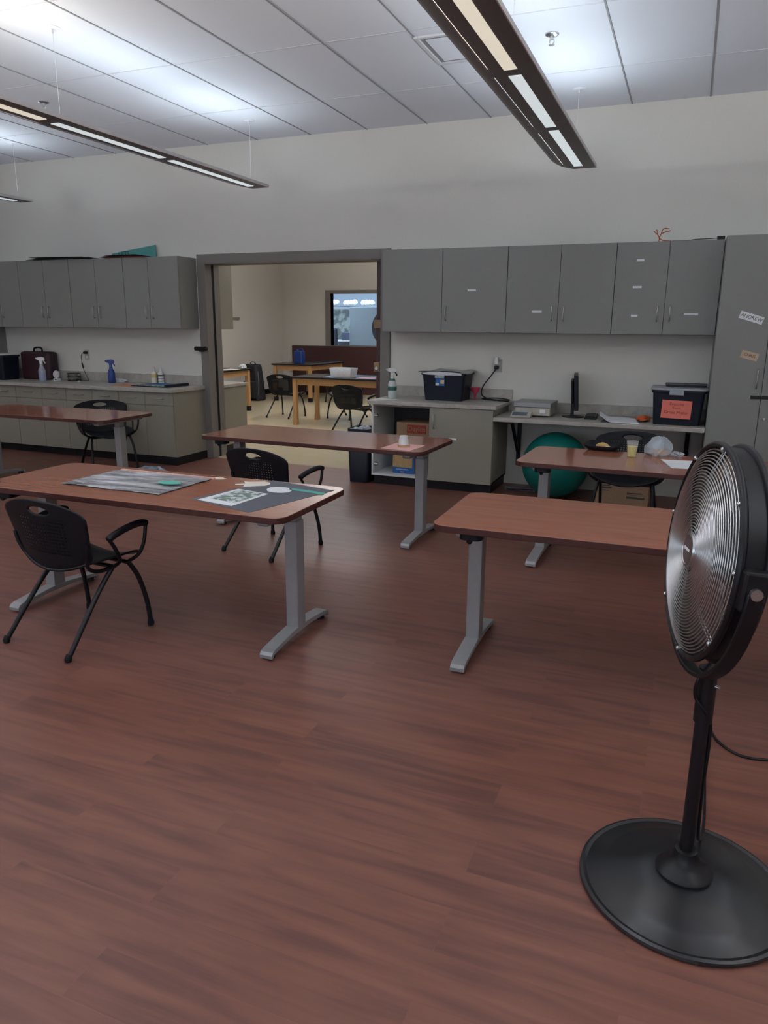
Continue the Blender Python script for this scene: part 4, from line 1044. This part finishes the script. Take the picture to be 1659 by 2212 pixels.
for zz, rx, ry in ((0, .07, .06), (.02, .085, .072), (.05, .085, .07), (.085, .070, .055), (.115, .045, .035), (.125, .02, .015)):
    rings.append([bm.verts.new((rx * (1 + .16 * rr.uniform(-1, 1)) * math.cos(2 * PI * k / seg), ry * (1 + .16 * rr.uniform(-1, 1)) * math.sin(2 * PI * k / seg), max(0, zz + rr.uniform(-.006, .006) if zz else 0))) for k in range(seg)])
bm.faces.new(rings[0][::-1]); bm.faces.new(rings[-1])
for A, C in zip(rings, rings[1:]):
    for k in range(seg): bm.faces.new((A[k], A[(k + 1) % seg], C[(k + 1) % seg], C[k]))
mk('film', bm, M_film, t)
mk('bread', crumple(nb(), (.015, -.01, .003), .055, .045, .022, .08, 41), M_bread, t, True)
mk('filling', crumple(nb(), (-.005, 0, .048), .045, .035, .022, .15, 42), mat('bluish_wrap', (.36, .46, .55, 1), .5), t)
mk('loose_end', crumple(nb(), (.115, -.005, .0), .045, .03, .018, .25, 43), M_film, t)
sheet('note_paper', [(-.10, -2.20), (-.03, -2.49), (.19, -2.47), (.14, -2.17)], Z4, M_white, 'white sheet of paper on the food table beside the fan', 'paper')
# craft table
Z1 = .7125
t = thing('wrapped_poster', 'grey poster sealed in crinkled clear film on the craft table', 'poster', (-2.666, -4.15, Z1))
bm = nb(); n = 36; g = []
q = [Vector((-.33, -.222, 0)), Vector((.312, -.225, 0)), Vector((.321, .214, 0)), Vector((-.31, .222, 0))]
rr = random.Random(8)
for i in range(n + 1):
    row = []
    for j in range(n + 1):
        u, v = i / n, j / n
        p = q[0] * (1 - u) * (1 - v) + q[1] * u * (1 - v) + q[2] * u * v + q[3] * (1 - u) * v
        ed = .006 if j in (0, n) or i in (0, n) else 0
        z = .004 + .004 * math.sin(22 * v + 3 * math.sin(3 * u + 2)) * (0.4 + 0.6 * math.sin(6 * u)) + .003 * rr.random()
        row.append(bm.verts.new((p.x + rr.uniform(-1, 1) * ed, p.y + rr.uniform(-1, 1) * ed, max(.001, z))))
    g.append(row)
for i in range(n):
    for j in range(n): bm.faces.new((g[i][j], g[i + 1][j], g[i + 1][j + 1], g[i][j + 1]))
mk('film', bm, M_crinkle, t, True, angle=80)
mk('poster', prism(nb(), [(-.32, -.215), (.305, -.22), (.31, .205), (-.30, .212)], 0, .001), M_greyp, t)
mk('pink_margin', box(-.30, .33, .205, .226, 0, .008), mat('salmon_strip', (.62, .36, .30, 1), .7), t)
def leaf(cx, cy, L_, w, ang, n=10, blunt=.5):
    up = []; dn = []
    for i in range(n + 1):
        s = i / n; x = -L_ / 2 + L_ * s; y = w / 2 * math.sin(PI * s) ** blunt
        up.append((x, y)); dn.append((x, -y))
    pts = up + dn[::-1][1:-1]
    return [(cx + x * math.cos(ang) - y * math.sin(ang), cy + x * math.sin(ang) + y * math.cos(ang)) for x, y in pts]
poly('paper_leaf', leaf(-2.455, -4.165, .15, .085, -.05, blunt=.8), Z1 + .016, M_teal, 'teal paper leaf lying on the wrapped poster', 'paper cutout')
def star(cx, cy, pts, s, ang):
    return [(cx + s * (x * math.cos(ang) - y * math.sin(ang)), cy + s * (x * math.sin(ang) + y * math.cos(ang))) for x, y in pts]
TUL = [(-1.0, -.08), (-.45, -.12), (-.55, -.42), (-.2, -.42), (.7, -.38), (.95, -.2), (1.0, 0), (.95, .2), (.7, .38), (-.2, .42), (-.5, .5), (-.42, .12), (-1.0, .08)]
poly('paper_petal', star(-2.33, -3.905, [(-.9, 0), (-.2, .45), (0, .25), (.3, .55), (.5, .2), (1.0, 0), (.4, -.45), (-.1, -.5)], .055, .1), Z1 + .0005, M_cream, 'cream paper petal at the corner of the wrapped poster', 'paper cutout')
sheet('construction_paper', [(-2.164, -4.375), (-1.765, -4.497), (-1.614, -3.926), (-2.028, -3.832)], Z1, M_greyp, 'large charcoal construction paper on the craft table', 'paper')
t = sheet('printed_page', [(-2.124, -4.379), (-1.903, -4.425), (-1.876, -4.136), (-2.077, -4.097)], Z1 + .0014, M_white, 'white page with a grey-green printed picture on the charcoal paper', 'paper')
mk('printed_picture', prism(nb(), [(-.085, -.075), (.075, -.108), (.095, .118), (-.065, .145)], .0013, .0017), M_print, t)
poly('paper_petal', star(-2.075, -3.962, [(x, y * 1.5) for x, y in TUL], .092, .55), Z1 + .0014, M_cream, 'cream paper tulip lying across the top edge of the charcoal paper', 'paper cutout')
poly('paper_leaf', leaf(-1.875, -4.03, .155, .125, -.42, blunt=.6), Z1 + .0014, M_white, 'white paper leaf beside the green stem on the charcoal paper', 'paper cutout')
poly('paper_strip', [(-1.842, -3.970), (-1.835, -4.005), (-1.70, -4.02), (-1.628, -4.045), (-1.622, -4.005), (-1.70, -3.985)], Z1 + .0014, M_teal, 'long green paper stem on the charcoal paper', 'paper cutout')

# ------------------------------------------------------------------ pedestal fan
fan = thing('pedestal_fan', 'large black pedestal drum fan with chrome grille at the right edge', 'fan', (.13, -5.29, 0))
mk('base', lathe(nb(), [(0, .004), (.268, .004), (.277, .0), (.282, .006), (.280, .014), (.272, .017), (.262, .014), (.215, .028), (.205, .033), (.150, .040), (.140, .0445), (.085, .050), (0, .052)], 72), M_fanbase, fan, True, angle=30)
mk('collar', lathe(nb(), [(0, .049), (.074, .049), (.076, .058), (.070, .066), (.050, .080), (.037, .098), (.031, .115), (.030, .122), (.022, .124), (0, .124)], 40), M_blkm, fan, True)
mk('pole', tube(nb(), [(0, 0, .10), (0, 0, .42), (0, 0, .66)], .0185, 24), M_blkm, fan, True)
mk('pole_sleeve', tube(nb(), [(0, 0, .52), (0, 0, .675)], .024, 24), M_blkm, fan, True)
mk('height_knob', tube(nb(), [(.020, -.012, .63), (.030, -.019, .63)], [.005, .004], 10), M_chrome, fan, True)
az, el = 1.3116, .086
ax = Vector((-math.sin(az) * math.cos(el), -math.cos(az) * math.cos(el), math.sin(el)))
sd = Vector((math.cos(az), -math.sin(az), 0)); up = sd.cross(ax).normalized()
if up.z < 0: up = -up
HM = Matrix(((sd.x, up.x, ax.x, 0), (sd.y, up.y, ax.y, 0), (sd.z, up.z, ax.z, .986), (0, 0, 0, 1)))
def head(bm):
    bmesh.ops.transform(bm, matrix=HM, verts=bm.verts); return bm
# drum shell: local z is the blowing axis
bm = lathe(nb(), [(.263, -.005), (.270, -.012), (.276, -.006), (.2765, .0), (.272, .004), (.2655, .006), (.2655, .044), (.271, .047), (.2765, .052), (.276, .060), (.270, .064), (.262, .060), (.261, .052), (.259, .044), (.259, .006), (.263, -.005)], 96)
mk('drum', head(bm), M_blkm, fan, True, angle=60)
def gz(r):   # grille dome
    return .060 + .022 * (1 - min(1, max(0, (r - .16) / .097)) ** 2)
def grille(name, sign, z_off, m):
    bm = nb(); R0, R1, nr = .044, .256, 28
    for i in range(nr):
        r = R0 + (R1 - R0) * i / (nr - 1); z = z_off + sign * gz(r)
        tube(bm, [(r * math.cos(2 * PI * k / 72), r * math.sin(2 * PI * k / 72), z) for k in range(72)], .0019, 6, closed=True)
    g_ = mk(name, head(bm), m, fan, True, angle=80)
    bm = nb()
    for a in (84, 40, 6, -38, -88, -135, 172, 128):
        for o_ in (-.006, .006):
            pts = []
            for r in (.03, .08, .13, .17, .21, .24, .262):
                ca, sa = math.cos(math.radians(a)), math.sin(math.radians(a))
                pts.append((r * ca - o_ * sa, r * sa + o_ * ca, z_off + sign * (gz(r) - .003)))
            tube(bm, pts, .0016, 5)
    mk('spokes', head(bm), m, g_, True, angle=80)
    return g_
fg = grille('front_grille', 1, 0, M_chrome)
grille('rear_grille', -1, .052, M_chrome)
bm = lathe(nb(), [(0, .080), (.040, .080), (.044, .084), (.043, .089), (.038, .090), (.036, .087), (0, .087)], 40)
bd = mk('badge', head(bm), M_chrome, fg, True)
mk('badge_face', head(lathe(nb(), [(0, .0872), (.0355, .0872), (.0355, .0882), (0, .0882)], 32)), mat('badge_brown', (.075, .055, .06, 1), .35), fg, True)
bm = nb(); B(bm, -.016, .018, -.0035, .0035, .0883, .0888)
lathe(bm, [(0, .0884), (.005, .0884), (.005, .0889), (0, .0889)], 12, (-.021, .0, 0))
mk('badge_mark', head(bm), M_white, fg)
for a in (84, 40, 6, -38, -88, -135, 172, 128):
    bm = nb(); ca, sa = math.cos(math.radians(a)), math.sin(math.radians(a))
    lathe(bm, [(0, .058), (.006, .058), (.006, .066), (.003, .069), (0, .069)], 10, (.264 * ca, .264 * sa, 0))
    mk('clip', head(bm), M_chrome, fg, True)
# blades and motor
for k in range(3):
    bm = nb(); g = []
    for i in range(11):
        rad = .055 + .185 * i / 10; row = []
        for j in range(9):
            v = -1 + 2 * j / 8
            spread = math.radians(46) * (.55 + .45 * math.sin(PI * (.15 + .75 * i / 10)))
            a = math.radians(120 * k + 25) + v * spread * .95 + .25 * (i / 10)
            row.append(bm.verts.new((rad * math.cos(a), rad * math.sin(a), .030 - v * .018)))
        g.append(row)
    for i in range(10):
        for j in range(8): bm.faces.new((g[i][j], g[i + 1][j], g[i + 1][j + 1], g[i][j + 1]))
    o = mk('blade', head(bm), mat('blade_aluminium', (.17, .165, .165, 1), .42, .6, var=.05), fan, True, angle=80); solid(o, .0015)
mk('motor', head(lathe(nb(), [(0, .048), (.05, .046), (.06, .03), (.06, -.02), (.075, -.03), (.075, -.10), (.06, -.115), (0, -.115)], 32)), M_blkm, fan, True)
# yoke
bm = nb(); pts = []
for k in range(-14, 15):
    a = math.radians(-90 + k * 90 / 14)
    r = .308
    pts.append(Vector((r * math.cos(a), r * math.sin(a), .028)))
rect = [(-.006, -.018), (.006, -.018), (.006, .018), (-.006, .018)]
rings = []
for p in pts:
    n_ = Vector((p.x, p.y, 0)).normalized()
    rings.append([bm.verts.new(p + n_ * a_ + Vector((0, 0, b_))) for a_, b_ in rect])
for A, C in zip(rings, rings[1:]):
    for k in range(4): bm.faces.new((A[k], A[(k + 1) % 4], C[(k + 1) % 4], C[k]))
bm.faces.new(rings[0][::-1]); bm.faces.new(rings[-1])
yk = mk('yoke', head(bm), M_blkm, fan, True, bevel=.003)
for s in (-1, 1):
    bm = tube(nb(), [(s * .262, 0, .028), (s * .304, 0, .028), (s * .304, 0, .028), (s * .314, 0, .028)], [.008, .008, .014, .013], 12)
    mk('pivot_bolt', head(bm), M_chrome, yk, True)
    bm = nb(); B(bm, min(s * .262, s * .302), max(s * .262, s * .302), -.045, .045, .002, .054)
    mk('pivot_plate', head(bm), M_blkm, yk, bevel=.006)
# cord
mk('power_cord', tube(nb(), spline([(.03, .03, .72), (-.02, -.03, .66), (-.026, -.024, .60), (.0, -.024, .56), (.022, .0, .50), (.022, .01, .30), (.03, .05, .13), (.06, .30, .03), (.078, .93, .006), (.115, .86, .006), (.16, .80, .006), (.22, .775, .006), (.34, .80, .006), (.6, .86, .006)], 7), .0048, 8), M_blkm, fan, True)

# ------------------------------------------------------------------ light
def area(name, loc, rot, sx, sy, e, col):
    l = bpy.data.lights.new(name, 'AREA'); l.shape = 'RECTANGLE'; l.size = sx; l.size_y = sy; l.energy = e; l.color = col
    o = bpy.data.objects.new(name, l); o.location = loc; o.rotation_euler = rot; link(o); return o
COOL = (.80, .91, 1.0); WARM = (1.0, .93, .80)
for x in (2.0, -1.02, -4.03, -6.9):  # first row serves the added unseen pendant
    for i, yc in enumerate((-1.14, -2.38, -3.57, -4.77, -5.97, -7.16)):
        e = (4.6, 3.8, 5.2, 11, 17, 17)[i]  # segments behind the camera made stronger to add ceiling bounce
        c = COOL if i < 2 else ((.93, .95, .97) if i > 2 else WARM)
        for sg in (-1, 1):
            area('uplight', (x + sg * .05, yc - .12, 2.828), (PI, sg * math.radians(46), 0), .07, 1.05, e / 2, c)
for yy in (2.2, 5.6): area('next_room_fill', (-5.2, yy, 2.35), (PI, 0, 0), 3.2, .5, 39, (1.0, .97, .93))  # unseen uplights added to fill the next room by ceiling bounce
area('distant_room_fill', (-8.4, 11.0, 2.6), (PI, 0, 0), 3.0, 1.0, 42, (.66, .83, 1.0))  # unseen cool fill added to light the distant ceiling
area('distant_room_fill_down', (-8.4, 10.6, 3.1), (0, 0, 0), 3.0, 1.0, 40, (.72, .86, 1.0))  # second unseen fill added for the distant room, aimed down
w = bpy.data.worlds.new('world'); scn.world = w; w.use_nodes = True
bg = w.node_tree.nodes['Background']; bg.inputs['Color'].default_value = (.72, .85, 1.0, 1); bg.inputs['Strength'].default_value = 1.2
for a, b_ in WIN:
    l = area('window_portal', ((a + b_) / 2, YF - .02, 1.8), (PI / 2, 0, 0), b_ - a, 1.8, 1, (1, 1, 1))
    l.rotation_euler = (-PI / 2, 0, 0) if False else (PI / 2, 0, 0)
    try: l.data.cycles.is_portal = True
    except Exception: pass

scn.view_settings.view_transform = 'Standard'; scn.view_settings.look = 'None'
scn.view_settings.exposure = 1.25; scn.view_settings.gamma = 1.0; scn.view_settings.use_curve_mapping = False
try:
    scn.cycles.max_bounces = 10; scn.cycles.diffuse_bounces = 6; scn.cycles.use_denoising = True
except Exception: pass
